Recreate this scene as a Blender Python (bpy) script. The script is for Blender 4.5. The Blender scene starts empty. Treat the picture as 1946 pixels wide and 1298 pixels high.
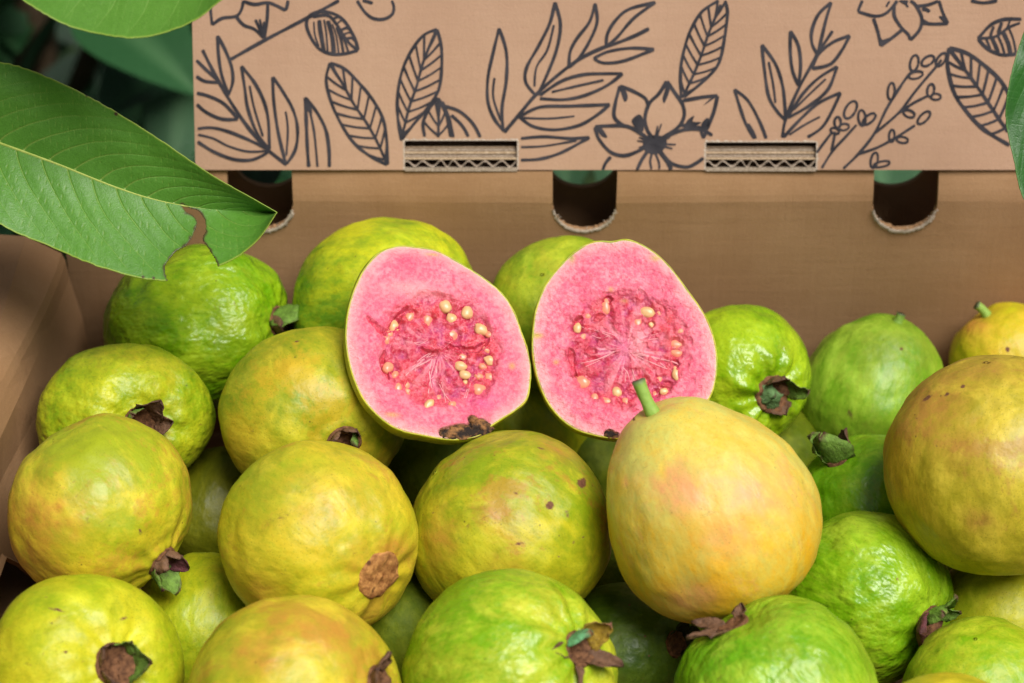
import bpy, math, random
import numpy as np
from mathutils import Matrix, Vector
R = math.radians
scene = bpy.context.scene
col = scene.collection
random.seed(7)

# ------------------------------------------------------------------ camera
FPX = 4595.0                       # focal length in photo pixels (1946 px wide)
PITCH = R(35)
CAM = np.array([0.0, -0.893, 0.678])
FW = np.array([0, math.cos(PITCH), -math.sin(PITCH)])
UP = np.array([0, math.sin(PITCH), math.cos(PITCH)])
RT = np.array([1.0, 0, 0])
cam = bpy.data.cameras.new('camera')
cam.lens = 85.0; cam.sensor_width = 36.0; cam.clip_start = 0.05; cam.clip_end = 200
cam.dof.use_dof = True; cam.dof.focus_distance = 0.945; cam.dof.aperture_fstop = 8.5
camo = bpy.data.objects.new('camera', cam); col.objects.link(camo)
camo.location = CAM; camo.rotation_euler = (math.pi/2 - PITCH, 0, 0)
scene.camera = camo

# ------------------------------------------------------------------ light
SUN_EL, SUN_AZ = R(59), R(143)     # azimuth clockwise from +Y: behind the camera, to the left
world = bpy.data.worlds.new('World'); scene.world = world; world.use_nodes = True
wn = world.node_tree; wn.nodes.clear()
sky = wn.nodes.new('ShaderNodeTexSky'); sky.sky_type = 'NISHITA'; sky.sun_disc = False
sky.sun_elevation = SUN_EL; sky.sun_rotation = SUN_AZ
sky.air_density = 1.0; sky.dust_density = 4.0; sky.ozone_density = 1.0
hs = wn.nodes.new('ShaderNodeHueSaturation'); hs.inputs['Saturation'].default_value = 0.30
bg = wn.nodes.new('ShaderNodeBackground'); bg.inputs['Strength'].default_value = 0.05
wo = wn.nodes.new('ShaderNodeOutputWorld')
wn.links.new(sky.outputs[0], hs.inputs['Color']); wn.links.new(hs.outputs[0], bg.inputs['Color'])
wn.links.new(bg.outputs[0], wo.inputs['Surface'])
sun = bpy.data.lights.new('sun', 'SUN'); sun.energy = 4.2; sun.angle = R(32); sun.color = (1.0, 0.965, 0.915)
suno = bpy.data.objects.new('sun', sun); col.objects.link(suno)
sd = Vector((math.sin(SUN_AZ)*math.cos(SUN_EL), math.cos(SUN_AZ)*math.cos(SUN_EL), math.sin(SUN_EL)))
suno.rotation_euler = sd.to_track_quat('Z', 'Y').to_euler(); suno.location = sd*3
vs = scene.view_settings
vs.view_transform = 'Standard'; vs.look = 'None'; vs.gamma = 1.0; vs.use_curve_mapping = False
vs.exposure = -0.02
scene.render.engine = 'CYCLES'
scene.cycles.use_denoising = True
scene.cycles.max_bounces = 6; scene.cycles.diffuse_bounces = 2
scene.cycles.adaptive_threshold = 0.02
scene.cycles.caustics_reflective = False; scene.cycles.caustics_refractive = False

# ------------------------------------------------------------------ helpers
def lin(c):
    c = np.array(c, float)/255.0
    return np.where(c <= .04045, c/12.92, ((c+.055)/1.055)**2.4)
def lin4(c): return tuple(lin(c)) + (1.0,)
def ray(u, v):
    u = np.asarray(u, float); v = np.asarray(v, float)
    return FW + RT*((u-973)/FPX)[..., None] + UP*((649-v)/FPX)[..., None]
def P(u, v, d):
    d = np.asarray(d, float)
    return CAM + ray(u, v)*d[..., None]
def proj(p):
    q = p-CAM; d = q@FW
    return 973+FPX*(q@RT)/d, 649-FPX*(q@UP)/d, d
def on_plane(u, v, o, n):
    r = ray(u, v); t = ((o-CAM)@n)/(r@n)
    return CAM + r*t[..., None]
def hash3(i, j, k, s):
    h = (i*374761393 + j*668265263 + k*2147483647 + s*1274126177) & 0xffffffff
    h = ((h ^ (h >> 13))*1274126177) & 0xffffffff
    h = ((h ^ (h >> 16))*2246822519) & 0xffffffff
    return ((h ^ (h >> 15)) & 0xffffff)/float(0xffffff)
def vnoise(p, s=0):                # value noise in -1..1
    p = np.asarray(p, float); f = np.floor(p); w = p-f; i = f.astype(np.int64)
    w = w*w*w*(w*(w*6-15)+10)
    out = 0
    for a in (0, 1):
        for b in (0, 1):
            for c in (0, 1):
                h = hash3(i[..., 0]+a, i[..., 1]+b, i[..., 2]+c, s)
                out = out + h*(w[..., 0] if a else 1-w[..., 0])*(w[..., 1] if b else 1-w[..., 1])*(w[..., 2] if c else 1-w[..., 2])
    return out*2-1
def fbm(p, s=0, o=3):
    t = 0; a = 1; n = 0
    for k in range(o):
        t = t+a*vnoise(p*2**k+k*7.3, s+k*11); n += a; a *= .5
    return t/n
def sstep(a, b, x):
    t = np.clip((x-a)/(b-a), 0, 1); return t*t*(3-2*t)
def catmull(pts, step=3.0, closed=False):
    pts = np.array(pts, float); n = len(pts); out = []
    m = n if closed else n-1
    for i in range(m):
        if closed: a, b, c, d = pts[(i-1) % n], pts[i], pts[(i+1) % n], pts[(i+2) % n]
        else: a, b, c, d = pts[max(i-1, 0)], pts[i], pts[i+1], pts[min(i+2, n-1)]
        k = max(2, int(np.linalg.norm(c-b)/step)+1)
        t = np.linspace(0, 1, k, endpoint=False)[:, None]
        out.append(.5*((2*b)+(-a+c)*t+(2*a-5*b+4*c-d)*t*t+(-a+3*b-3*c+d)*t**3))
    if not closed: out.append(pts[-1:])
    return np.vstack(out)
def resample(poly, n):
    L = np.r_[0, np.cumsum(np.linalg.norm(np.diff(poly, axis=0), axis=1))]
    t = np.linspace(0, L[-1], n)
    return np.stack([np.interp(t, L, poly[:, k]) for k in range(poly.shape[1])], 1)

def new_mesh(verts, faces, smooth=True):
    me = bpy.data.meshes.new('m')
    verts = np.asarray(verts, np.float32)
    if isinstance(faces, np.ndarray):
        me.vertices.add(len(verts)); me.vertices.foreach_set('co', verts.ravel())
        k = faces.shape[1]; m = len(faces)
        me.loops.add(m*k); me.loops.foreach_set('vertex_index', faces.ravel().astype(np.int32))
        me.polygons.add(m); me.polygons.foreach_set('loop_start', np.arange(0, m*k, k, dtype=np.int32))
        me.update(calc_edges=True); me.validate()
    else:
        me.from_pydata(verts.tolist(), [], faces); me.update()
    me.polygons.foreach_set('use_smooth', [smooth]*len(me.polygons))
    return me
def set_attr(me, name, vals):
    vals = np.asarray(vals, np.float32)
    if vals.ndim == 1:
        a = me.attributes.new(name, 'FLOAT', 'POINT'); a.data.foreach_set('value', vals)
    else:
        if vals.shape[1] == 3: vals = np.c_[vals, np.ones(len(vals), np.float32)]
        a = me.attributes.new(name, 'FLOAT_COLOR', 'POINT'); a.data.foreach_set('color', vals.ravel())
def add(name, me, mat=None, parent=None):
    me.name = name
    o = bpy.data.objects.new(name, me); col.objects.link(o)
    if mat is not None and not me.materials: me.materials.append(mat)
    if parent is not None: o.parent = parent
    return o
def empty(name, loc=(0, 0, 0), label=None, cat=None, group=None):
    o = bpy.data.objects.new(name, None); o.empty_display_size = .01
    o.location = loc; col.objects.link(o)
    tag(o, label, cat, group); return o
def tag(o, label=None, cat=None, group=None, kind=None):
    if label: o['label'] = label
    if cat: o['category'] = cat
    if group: o['group'] = group
    if kind: o['kind'] = kind
    return o
def grid_faces(n, m, wrap=False):  # n rows, m columns
    i, j = np.meshgrid(np.arange(n-1), np.arange(m if wrap else m-1), indexing='ij')
    j2 = (j+1) % m
    return np.stack([i*m+j, i*m+j2, (i+1)*m+j2, (i+1)*m+j], -1).reshape(-1, 4)
def tube(path, rad, seg=10, cap=True):
    path = np.asarray(path, float); n = len(path); rad = np.broadcast_to(rad, (n,))
    T = np.gradient(path, axis=0); T /= np.linalg.norm(T, axis=1)[:, None]
    ref = np.array([0, 0, 1.0]) if abs(T[0, 2]) < .8 else np.array([1.0, 0, 0])
    A = np.cross(T, ref); A /= np.linalg.norm(A, axis=1)[:, None]; B = np.cross(T, A)
    a = np.linspace(0, 2*np.pi, seg, endpoint=False)
    V = path[:, None]+rad[:, None, None]*(A[:, None]*np.cos(a)[None, :, None]+B[:, None]*np.sin(a)[None, :, None])
    F = grid_faces(n, seg, True).tolist(); V = V.reshape(-1, 3)
    if cap: F += [list(range(seg))[::-1], list(range((n-1)*seg, n*seg))]
    return V, F
def box(x0, x1, y0, y1, z0, z1):
    v = np.array([(x, y, z) for x in (x0, x1) for y in (y0, y1) for z in (z0, z1)], float)
    return v, [(0, 1, 3, 2), (4, 6, 7, 5), (0, 4, 5, 1), (2, 3, 7, 6), (0, 2, 6, 4), (1, 5, 7, 3)]
def join(parts):
    V = []; F = []; o = 0
    for v, f in parts:
        V.append(np.asarray(v)); F += [[i+o for i in q] for q in f]; o += len(v)
    return np.vstack(V), F
def extrude_poly(pts2, thick, to3):
    """pts2: simple polygon (n,2); to3 maps (a,b,w)->3D; w=0 front, w=thick back"""
    n = len(pts2)
    V = np.vstack([to3(pts2[:, 0], pts2[:, 1], np.zeros(n)), to3(pts2[:, 0], pts2[:, 1], np.full(n, thick))])
    F = [list(range(n)), list(range(2*n-1, n-1, -1))]+[[i, i+n, (i+1) % n+n, (i+1) % n] for i in range(n)]
    return V, F

# ------------------------------------------------------------------ material helpers
class NT:
    def __init__(s, name):
        s.m = bpy.data.materials.new(name); s.m.use_nodes = True
        s.t = s.m.node_tree; s.t.nodes.clear()
        s.out = s.n('ShaderNodeOutputMaterial'); s.b = s.n('ShaderNodeBsdfPrincipled')
        s.l(s.b.outputs[0], s.out.inputs['Surface'])
        s.co = s.n('ShaderNodeTexCoord').outputs['Object']
    def n(s, t): return s.t.nodes.new(t)
    def l(s, a, b): s.t.links.new(a, b)
    def put(s, sock, v):
        if isinstance(v, bpy.types.NodeSocket): s.l(v, sock)
        else: sock.default_value = v
    def math(s, op, a, b=0.0, c=None, clamp=False):
        n = s.n('ShaderNodeMath'); n.operation = op; n.use_clamp = clamp
        s.put(n.inputs[0], a); s.put(n.inputs[1], b)
        if c is not None: s.put(n.inputs[2], c)
        return n.outputs[0]
    def mapc(s, scale=(1, 1, 1), loc=(0, 0, 0), src=None):
        n = s.n('ShaderNodeMapping'); s.l(src or s.co, n.inputs[0])
        n.inputs['Scale'].default_value = scale; n.inputs['Location'].default_value = loc
        return n.outputs[0]
    def noise(s, scale, detail=3, rough=.5, vec=None, dist=0.0):
        n = s.n('ShaderNodeTexNoise'); s.l(vec or s.co, n.inputs['Vector'])
        n.inputs['Scale'].default_value = scale; n.inputs['Detail'].default_value = detail
        n.inputs['Roughness'].default_value = rough; n.inputs['Distortion'].default_value = dist
        return n.outputs['Fac']
    def voro(s, scale, feat='F1', vec=None, rnd=1.0):
        n = s.n('ShaderNodeTexVoronoi'); n.feature = feat; s.l(vec or s.co, n.inputs['Vector'])
        n.inputs['Scale'].default_value = scale; n.inputs['Randomness'].default_value = rnd
        return n
    def mix(s, f, a, b):
        n = s.n('ShaderNodeMix'); n.data_type = 'RGBA'
        s.put(n.inputs[0], f); s.put(n.inputs[6], a); s.put(n.inputs[7], b)
        return n.outputs[2]
    def rng(s, v, a, b, c=0.0, d=1.0, smooth=False):
        n = s.n('ShaderNodeMapRange'); n.clamp = True
        if smooth: n.interpolation_type = 'SMOOTHSTEP'
        s.put(n.inputs[0], v)
        for i, x in zip((1, 2, 3, 4), (a, b, c, d)): n.inputs[i].default_value = x
        return n.outputs[0]
    def attr(s, name):
        n = s.n('ShaderNodeAttribute'); n.attribute_name = name; return n
    def bump(s, h, dist, strength=1.0, normal=None):
        n = s.n('ShaderNodeBump'); n.inputs['Distance'].default_value = dist; n.inputs['Strength'].default_value = strength
        s.put(n.inputs['Height'], h)
        if normal is not None: s.l(normal, n.inputs['Normal'])
        return n.outputs[0]
    def fin(s, color=None, rough=.5, spec=.5, normal=None, **kw):
        if color is not None: s.put(s.b.inputs['Base Color'], color)
        s.put(s.b.inputs['Roughness'], rough); s.put(s.b.inputs['Specular IOR Level'], spec)
        if normal is not None: s.l(normal, s.b.inputs['Normal'])
        for k, v in kw.items(): s.put(s.b.inputs[k.replace('_', ' ')], v)
        return s.m

def kraft(name, c1, c2, seed=0, weave=.5):
    t = NT(name)
    big = t.noise(16, 6, .65, vec=t.mapc((1, 1, 1), (seed, seed*.3, 0)))
    h = t.noise(220, 3, .6, vec=t.mapc((.12, 1, 1.6)))
    v = t.noise(260, 3, .6, vec=t.mapc((1.5, 1, .10)))
    fib = t.noise(1100, 2, .7)
    f = t.math('ADD', t.math('MULTIPLY', big, .75), t.math('MULTIPLY', t.math('ADD', h, v), weave))
    f = t.math('ADD', f, t.math('MULTIPLY', fib, .25))
    f = t.rng(f, .50, 1.10)
    c = t.mix(f, lin4(c1), lin4(c2))
    sp = t.voro(420); spk = t.rng(sp.outputs['Distance'], .05, .14, 1, 0)
    pick = t.rng(t.noise(90, 1), .55, .65)
    c = t.mix(t.math('MULTIPLY', t.math('MULTIPLY', spk, pick), .35), c, lin4((105, 78, 55)))
    hh = t.math('ADD', t.math('ADD', h, v), fib)
    return t.fin(c, .82, .2, t.bump(hh, .0003, .5))
KR_IN = kraft('kraft_inside', (152, 116, 82), (184, 148, 112), 1.0, .05)
KR_PR = kraft('kraft_printed', (176, 141, 116), (197, 164, 138), 2.0, .06)
def flat(name, c1, c2, scale=200, rough=.7, spec=.3, bump=.0003, det=3):
    t = NT(name); n = t.noise(scale, det, .6)
    return t.fin(t.mix(t.rng(n, .3, .7), lin4(c1), lin4(c2)), rough, spec, t.bump(n, bump, .6))
INK = flat('print_ink', (42, 41, 47), (66, 63, 68), 130, .75, .2, .00005)
TORN = flat('torn_paper', (160, 140, 122), (212, 198, 182), 1500, .95, .1, .0004)
SLOT = flat('slot_board_edge', (120, 102, 86), (184, 168, 150), 1400, .95, .1, .0004)
FLUTE = flat('corrugated_core', (150, 122, 92), (205, 182, 155), 1200, .9, .15, .0002)
SEPAL_BROWN = flat('calyx_brown', (70, 44, 30), (140, 98, 66), 500, .8, .25, .0008, 5)

# ================================================================== setting
t = NT('ground_soil'); n = t.noise(14, 6, .65); n2 = t.noise(90, 4)
gm = t.fin(t.mix(t.rng(n, .35, .65), lin4((28, 44, 26)), lin4((52, 66, 34))), .95, .1, t.bump(n2, .02, .7))
v = np.array([(-40, -40, 0), (40, -40, 0), (40, 40, 0), (-40, 40, 0)], float); v[:, 2] = -.62
tag(add('ground', new_mesh(v, [(0, 1, 2, 3)], False), gm), kind='structure')

WOOD = flat('weathered_wood', (84, 66, 48), (120, 98, 74), 40, .8, .2, .001)
table = empty('wooden_table', (.03, -.14, -.62), 'plain weathered wooden table under the open carton', 'table')
V, F = box(-.27, .27, -.22, .22, .585, .616); add('table_top', new_mesh(V, F, False), WOOD, table)
for sx in (-.24, .20):
    for sy in (-.19, .15):
        V, F = box(sx, sx+.04, sy, sy+.04, 0, .584); add('leg', new_mesh(V, F, False), WOOD, table)
# ------------------------------------------------------------------ open carton (tray)
RIM = 0.140
XL, XR = -0.196, 0.252
tray = empty('open_carton', (.03, -.16, 0), 'open brown cardboard carton filled with guavas, half-round notches in its rear wall', 'box')
def tray_add(name, V, F, mat, smooth=False, parent=None):
    V = np.asarray(V) - np.array([.03, -.16, 0])
    return add(name, new_mesh(V, F, smooth), mat, parent or tray)
NX = [-0.1091, 0.0315, 0.1705]
def notch_poly(x0, x1, ztop, zbot, hw=.0140, arc=.013, z0=0.0, xs=NX, jit=0.0, seed=0):
    rs = np.random.default_rng(seed); pts = [(x0, z0), (x1, z0), (x1, ztop)]
    for c in sorted(xs, reverse=True):
        pts.append((c+hw, ztop))
        for a in np.linspace(0, np.pi, 40):
            j = rs.normal()*jit
            pts.append((c+(hw+j)*np.cos(a), zbot+arc-(arc+j)*np.sin(a)))
        pts.append((c-hw, ztop))
    pts.append((x0, ztop))
    return np.array(pts)
def wall_mesh(pts, thick, y0, bend=True):
    import bmesh
    V, F = extrude_poly(pts, thick, lambda a, b, w: np.stack([a, y0+w, b], 1))
    me = new_mesh(V, F, False); bm = bmesh.new(); bm.from_mesh(me)
    for z in (.02, .05, .08, .10, .118, .1265, .1295, .132, .1345, .137, .139):
        bmesh.ops.bisect_plane(bm, geom=bm.verts[:]+bm.edges[:]+bm.faces[:], plane_co=(0, 0, z), plane_no=(0, 0, 1))
    for x in np.arange(-.18, .25, .02):
        bmesh.ops.bisect_plane(bm, geom=bm.verts[:]+bm.edges[:]+bm.faces[:], plane_co=(x, 0, 0), plane_no=(1, 0, 0))
    for vv in bm.verts:
        if bend and vv.co.z > .1265:
            k = (vv.co.z-.1265)/.0135; vv.co.y += .0045*k**1.4
        vv.co.y += .0012*math.sin(vv.co.x*23+1)*math.sin(vv.co.z*30)
    bmesh.ops.triangulate(bm, faces=[f for f in bm.faces if len(f.verts) > 4])
    for vv in bm.verts: vv.co -= Vector((.03, -.16, 0))
    bm.to_mesh(me); bm.free(); return me
add('rear_wall', wall_mesh(notch_poly(XL, XR, RIM, .112, jit=.00025, seed=1), .003, 0.0), KR_IN, tray)
add('outer_rear_wall', wall_mesh(notch_poly(-.1305, XR+.03, RIM-.003, .112, hw=.0150), .003, .036, False), KR_IN, tray)
for x in (-.1325, XR+.02):
    V, F = box(x, x+.002, .0035, .0355, .001, RIM-.004); tray_add('end_light_stop', V, F, KR_IN)  # unseen caps added to keep light out between the two rear walls
for c in NX:   # torn paper fringe round each notch
    rs = np.random.default_rng(int(abs(c)*1e4)); a = np.linspace(.05*np.pi, .95*np.pi, 90)
    w = .0009+.0014*np.sin(a)+rs.normal(size=90)*.0003
    r0 = .0136-rs.random(90)*.0006
    def arcp(r, z): return np.stack([c+r*np.cos(a), np.full(90, 0.0)+z, .112+.013-r/.014*.013*np.sin(a)], 1)
    V = np.vstack([arcp(r0, -.0006), arcp(r0+w*.5, -.0011), arcp(r0+w, -.0002)])
    F = grid_faces(3, 90).tolist(); parts = [(V, F)]
    for k in range(12):
        b = rs.uniform(.1, .9)*np.pi; p0 = np.array([c+.0137*np.cos(b), -.0008, .125-.0137/.014*.013*np.sin(b)])
        p1 = p0+np.array([-np.cos(b), rs.normal()*.3-.4, np.sin(b)])*rs.uniform(.0006, .0022)+rs.normal(size=3)*.0005
        parts.append(tube(np.linspace(p0, p1, 3), .00013, 4))
    V, F = join(parts); tray_add('torn_edge', V, F, TORN, True)
# rolled side walls
def side_wall(sign, x_off):
    ys = np.r_[np.linspace(-.013, -.03, 4), np.linspace(-.05, -.335, 16)]
    rows = []
    for y in ys:
        k = float(sstep(.015, .15, -y)); xb = -.1865-.0185*k; xt = -.1930-.0125*k
        zb = .002+.046*float(sstep(.11, .14, -y))
        prof = [(xb+.001, zb), (xb-.0008, .050), (xb-.0025, .075), (xt+.0005, .096), (xt-.0008, .1045), (xt-.0022, .1085), (-.2095, .1172), (-.222, .1182), (-.2265, .1165), (-.2280, .110), (-.228, 0.0),
                (-.2255, 0.0), (-.2255, .109), (-.2235, .1145), (-.211, .114), (xt-.0065, .110), (xt-.004, .103), (xt-.003, .097), (xb-.005, .075), (xb-.0035, .055), (xb-.002, zb)]
        wob = .0012*math.sin(y*41)
        rows.append([(x+wob*(1 if i < 4 else 0), y, z) for i, (x, z) in enumerate(prof)])
    V = np.array(rows); m = V.shape[1]
    V = V.reshape(-1, 3)
    F = grid_faces(len(ys), m, True).tolist()+[list(range(m)), list(range((len(ys)-1)*m, len(ys)*m))[::-1]]
    if sign > 0:
        V[:, 0] = .056-V[:, 0]; F = [f[::-1] for f in F]
    return V, F
V, F = side_wall(-1, 0); o = tray_add('side_wall', V, F, KR_IN, False)
V, F = side_wall(1, 0); tray_add('side_wall', V, F, KR_IN, True)
V, F = box(-.228, .284, -.338, -.3355, 0, .118); tray_add('front_wall', V, F, KR_IN)
V, F = box(-.225, .281, -.3350, .0355, -.003, .001); tray_add('bottom', V, F, KR_IN)

# ------------------------------------------------------------------ printed carton behind
LEAN = R(25)
PO = np.array([0, .0030, .1409]); PN = np.array([0, -math.cos(LEAN), math.sin(LEAN)])
PE = np.array([0, math.sin(LEAN), math.cos(LEAN)])   # up along panel
def panel_pt(a, b, w):  # a = X, b = up panel, w = depth behind the front
    return PO + np.asarray(a)[:, None]*RT + np.asarray(b)[:, None]*PE - np.asarray(w)[:, None]*PN
def px_panel(u, v, off=0.0):
    return on_plane(np.asarray(u, float), np.asarray(v, float), PO+PN*off, PN)
def px_ab(u, v):
    p = px_panel([u], [v])[0]-PO; return float(p@RT), float(p@PE)
xa, _ = px_ab(371, 300); xb, _ = px_ab(1945, 300); HP = .135
printed = empty('printed_carton', tuple(PO+np.array([(xa+xb)/2, 0, 0])), 'slim brown cardboard carton printed with dark flowers and leaves, tipped back on the rear rim', 'box')
def pr_add(name, V, F, mat, smooth=False, parent=None):
    return add(name, new_mesh(np.asarray(V)-np.array(printed.location), F, smooth), mat, parent or printed)
slots = []
for (u0, u1, vt, vb) in ((768, 984, 266, 330), (1340, 1552, 269, 330)):
    a0, _ = px_ab(u0, 300); a1, _ = px_ab(u1, 300); _, bt = px_ab((u0+u1)/2, vt); slots.append((a0, a1, bt))
rs = np.random.default_rng(5)
pts = [(xa, 0)]
for a0, a1, bt in slots:
    pts += [(a0, 0), (a0, bt)]+[(x, bt+rs.normal()*.00012) for x in np.linspace(a0, a1, 30)[1:-1]]+[(a1, bt), (a1, 0)]
pts += [(xb, 0), (xb, HP), (xa, HP)]
V, F = extrude_poly(np.array(pts), .0022, panel_pt)
fp = pr_add('front_panel', V, F, KR_PR)
def ab_box(a0, a1, b0, b1, w0, w1):
    c = np.array([(a, b, w) for a in (a0, a1) for b in (b0, b1) for w in (w0, w1)], float)
    return panel_pt(c[:, 0], c[:, 1], c[:, 2]), [(0, 1, 3, 2), (4, 6, 7, 5), (0, 4, 5, 1), (2, 3, 7, 6), (0, 2, 6, 4), (1, 5, 7, 3)]
DP = .026
for a0, a1 in ((xa, xa+.0022), (xb-.0022, xb)):
    V, F = ab_box(a0, a1, 0, HP, .0024, DP); pr_add('side_panel', V, F, KR_PR)
V, F = ab_box(xa+.0024, xb-.0024, 0.0002, .0022, .0100, DP-.0024); pr_add('bottom_panel', V, F, KR_PR)
V, F = ab_box(xa+.0024, xb-.0024, .0024, HP, DP-.0022, DP-.0001); pr_add('back_panel', V, F, KR_PR)
V, F = ab_box(xa+.0024, xb-.0024, HP-.0022, HP-.0001, .0024, DP-.0024); pr_add('top_panel', V, F, KR_PR)
DARKGAP = flat('carton_inner_shade', (60, 45, 32), (80, 60, 42), 300, .9, .1)
for a0, a1, bt in slots:
    # stacked board edges seen inside each slot
    b = 0.0; parts = []
    def strip(b0, b1, w0, mat, nm): V, F = ab_box(a0+.0002, a1-.0002, b0, b1, w0, w0+.006); pr_add(nm, V, F, mat)
    strip(-.0006, .0010, .0001, SLOT, 'liner')
    # corrugated flute: a zigzag ribbon
    n = 150; x = np.linspace(a0+.0003, a1-.0003, n); per = (a1-a0)/7.3
    ph = (x-a0)/per; z = .0026+.0013*np.sin(2*np.pi*(ph+.12*vnoise(np.stack([ph*.9, ph*0, ph*0], 1), 7)))*(1+.25*vnoise(np.stack([ph*.7, ph*0+4, ph*0], 1), 9))
    V = []
    for dz in (-.0003, .0003):
        for w in (.0006, .006): V.append(panel_pt(x, z+dz+rs.normal(size=n)*.00004, np.full(n, w)))
    V = np.vstack(V); F = grid_faces(2, n).tolist()+[[a+2*n for a in q] for q in grid_faces(2, n)]
    F += [[i, i+1, 2*n+i+1, 2*n+i] for i in range(n-1)]
    pr_add('flute', V, F, SLOT, True)
    strip(.0044, .0053, .0005, FLUTE, 'liner'); strip(.0054, .0066, .0022, SLOT, 'liner'); strip(.0068, .0078, .0016, FLUTE, 'liner')
    strip(.0080, .0089, .0026, SLOT, 'liner'); strip(.0090, .0098, .0040, FLUTE, 'liner')
    # frayed white paper round the slot's cut edge
    fr = []
    m = 70
    for (s0, s1) in (((a0, 0), (a0, bt)), ((a0, bt), (a1, bt)), ((a1, bt), (a1, 0))):
        s0 = np.array(s0); s1 = np.array(s1); dd = (s1-s0)/np.linalg.norm(s1-s0); nn = np.array([-dd[1], dd[0]])
        q = s0+(s1-s0)*np.linspace(0, 1, m)[:, None]
        wv = .00035+.0003*rs.normal(size=m); wv = np.clip(wv, .0001, .0012)[:, None]
        A = q+nn*wv; B = q-nn*.0003
        Vv = np.vstack([panel_pt(A[:, 0], A[:, 1], np.full(m, -.00008)), panel_pt(B[:, 0], B[:, 1], np.full(m, -.00012))])
        fr.append((Vv, grid_faces(2, m).tolist()))
    V, F = join(fr); pr_add('frayed_edge', V, F, TORN)

# ---- the printed drawing: ink ribbons on the front panel
A2 = lambda p: (360+p[0]*.4111, p[1]*.4111)
A3 = lambda p: (1100+p[0]*.4347, p[1]*.4347)
A5 = lambda p: (1600+p[0]*.3237, 60+p[1]*.3237)
class Ink:
    def __init__(s, conv): s.c = conv; s.parts = []; s.k = 0
    def line(s, *pts, w=7.2, taper=0.0, closed=False):
        w = w*.88; q = catmull([s.c(p) for p in pts], 2.5, closed)
        if closed: q = np.vstack([q, q[:1]])
        if len(q) < 3: q = resample(q, 3)
        T = np.gradient(q, axis=0); T /= np.linalg.norm(T, axis=1)[:, None]+1e-9
        N = np.stack([-T[:, 1], T[:, 0]], 1); n = len(q)
        ww = w*(1+.16*vnoise(np.stack([np.arange(n)*.11, np.full(n, 3.3*len(s.parts)), np.zeros(n)], 1), 4))
        e = np.minimum(np.arange(n), np.arange(n)[::-1])*2.5/w
        ww = ww*np.sqrt(np.clip(.35+e*1.2, 0, 1))
        if taper: ww = ww*(1-taper*np.linspace(0, 1, n))
        ww = ww[:, None]/2
        s.k += 1; off = .00016+.000015*(s.k % 14)
        L = q+N*ww; Rr = q-N*ww
        V = np.vstack([px_panel(L[:, 0], L[:, 1], off), px_panel(Rr[:, 0], Rr[:, 1], off)])
        s.parts.append((V, grid_faces(2, n).tolist()))
    def fill(s, *pts):
        q = catmull([s.c(p) for p in pts], 3, True); s.k += 1; c = q.mean(0)
        V = px_panel(np.r_[q[:, 0], c[0]], np.r_[q[:, 1], c[1]], .00016+.000015*(s.k % 14)); n = len(q)
        s.parts.append((V, [[i, (i+1) % n, n] for i in range(n)]))
    def ribbed(s, L, Rr, M, nv=9, w=7.0, lag=.13, vw=5.0, fold=None):
        s.line(*L, w=w); s.line(*Rr, w=w); s.line(*M, w=w*.85)
        sc = s.c; s.c = lambda p: p
        l = resample(catmull([sc(p) for p in L], 3), 101); r = resample(catmull([sc(p) for p in Rr], 3), 101); m = resample(catmull([sc(p) for p in M], 3), 101)
        for t in np.linspace(.14, .95, nv):
            for side in (l, r):
                a = m[int(t*100)]; b = side[int(max(0, t-lag)*100)]
                mid = (a+b)/2+np.array([0, 1.5])
                s.line(a, mid, b, w=vw)
        s.c = sc
    def done(s, name):
        V, F = join(s.parts); o = pr_add(name, V, F, INK, False, fp); return o
I = Ink(A2)   # cut-off flower, top left
I.line((95, 25), (100, 70), (105, 115)); I.line((105, 115), (150, 85), (215, 75), (240, 45), (250, 2)); I.line((215, 75), (250, 115), (300, 135), (345, 175))
I.line((345, 175), (358, 100), (362, 35), (360, 12)); I.line((250, 5), (300, 20), (360, 12), (400, 25), (445, 48)); I.line((445, 48), (452, 25), (456, 2))
for a, b in (((305, 90), (332, 150)), ((325, 88), (338, 155)), ((345, 100), (342, 160)), ((320, 115), (345, 170)), ((352, 120), (346, 170))): I.line(a, ((a[0]+b[0])/2, (a[1]+b[1])/2), b, w=6)
I.done('flower_print')
I = Ink(A2)
I.line((190, 275), (340, 190), (540, 85), (692, 2), w=8)
I.line((550, 75), (541, 115), (560, 170), (600, 225), (660, 250), (720, 248), (780, 232)); I.line((780, 232), (765, 180), (730, 115), (690, 75), (640, 56), (590, 56), (550, 75))
I.line((570, 78), (640, 72), (680, 112), (710, 160), (740, 200), (775, 230), w=6.5)
for q, w in ((((600, 92), (605, 140), (622, 236)), 9), (((622, 90), (632, 150), (640, 244)), 4), (((640, 95), (660, 170), (668, 246)), 9), (((660, 110), (680, 170), (690, 246)), 4),
             (((680, 125), (700, 180), (712, 244)), 6), (((705, 160), (722, 200), (735, 240)), 5), (((680, 112), (700, 95), (716, 92)), 4), (((660, 90), (680, 80), (695, 78)), 5), (((700, 140), (725, 128), (742, 135)), 6), (((712, 160), (740, 150), (756, 162)), 4), (((725, 180), (750, 175), (765, 190)), 6), (((575, 100), (580, 160), (598, 215)), 4)): I.line(*q, w=w)
I.done('stem_print')
I = Ink(A2); I.line((775, 2), (810, 55), (850, 85), (900, 88), (938, 65), (945, 30), (935, 2)); I.line((800, 2), (825, 8), (848, 15)); I.done('bud_print')
I = Ink(A2)   # left sprig
I.line((60, 230), (110, 330), (140, 385), (190, 470), (250, 560), (320, 650), (370, 700), (450, 762), w=8)
I.line((32, 278), (80, 325), (140, 380)); I.line((32, 352), (70, 375), (135, 382))
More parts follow.
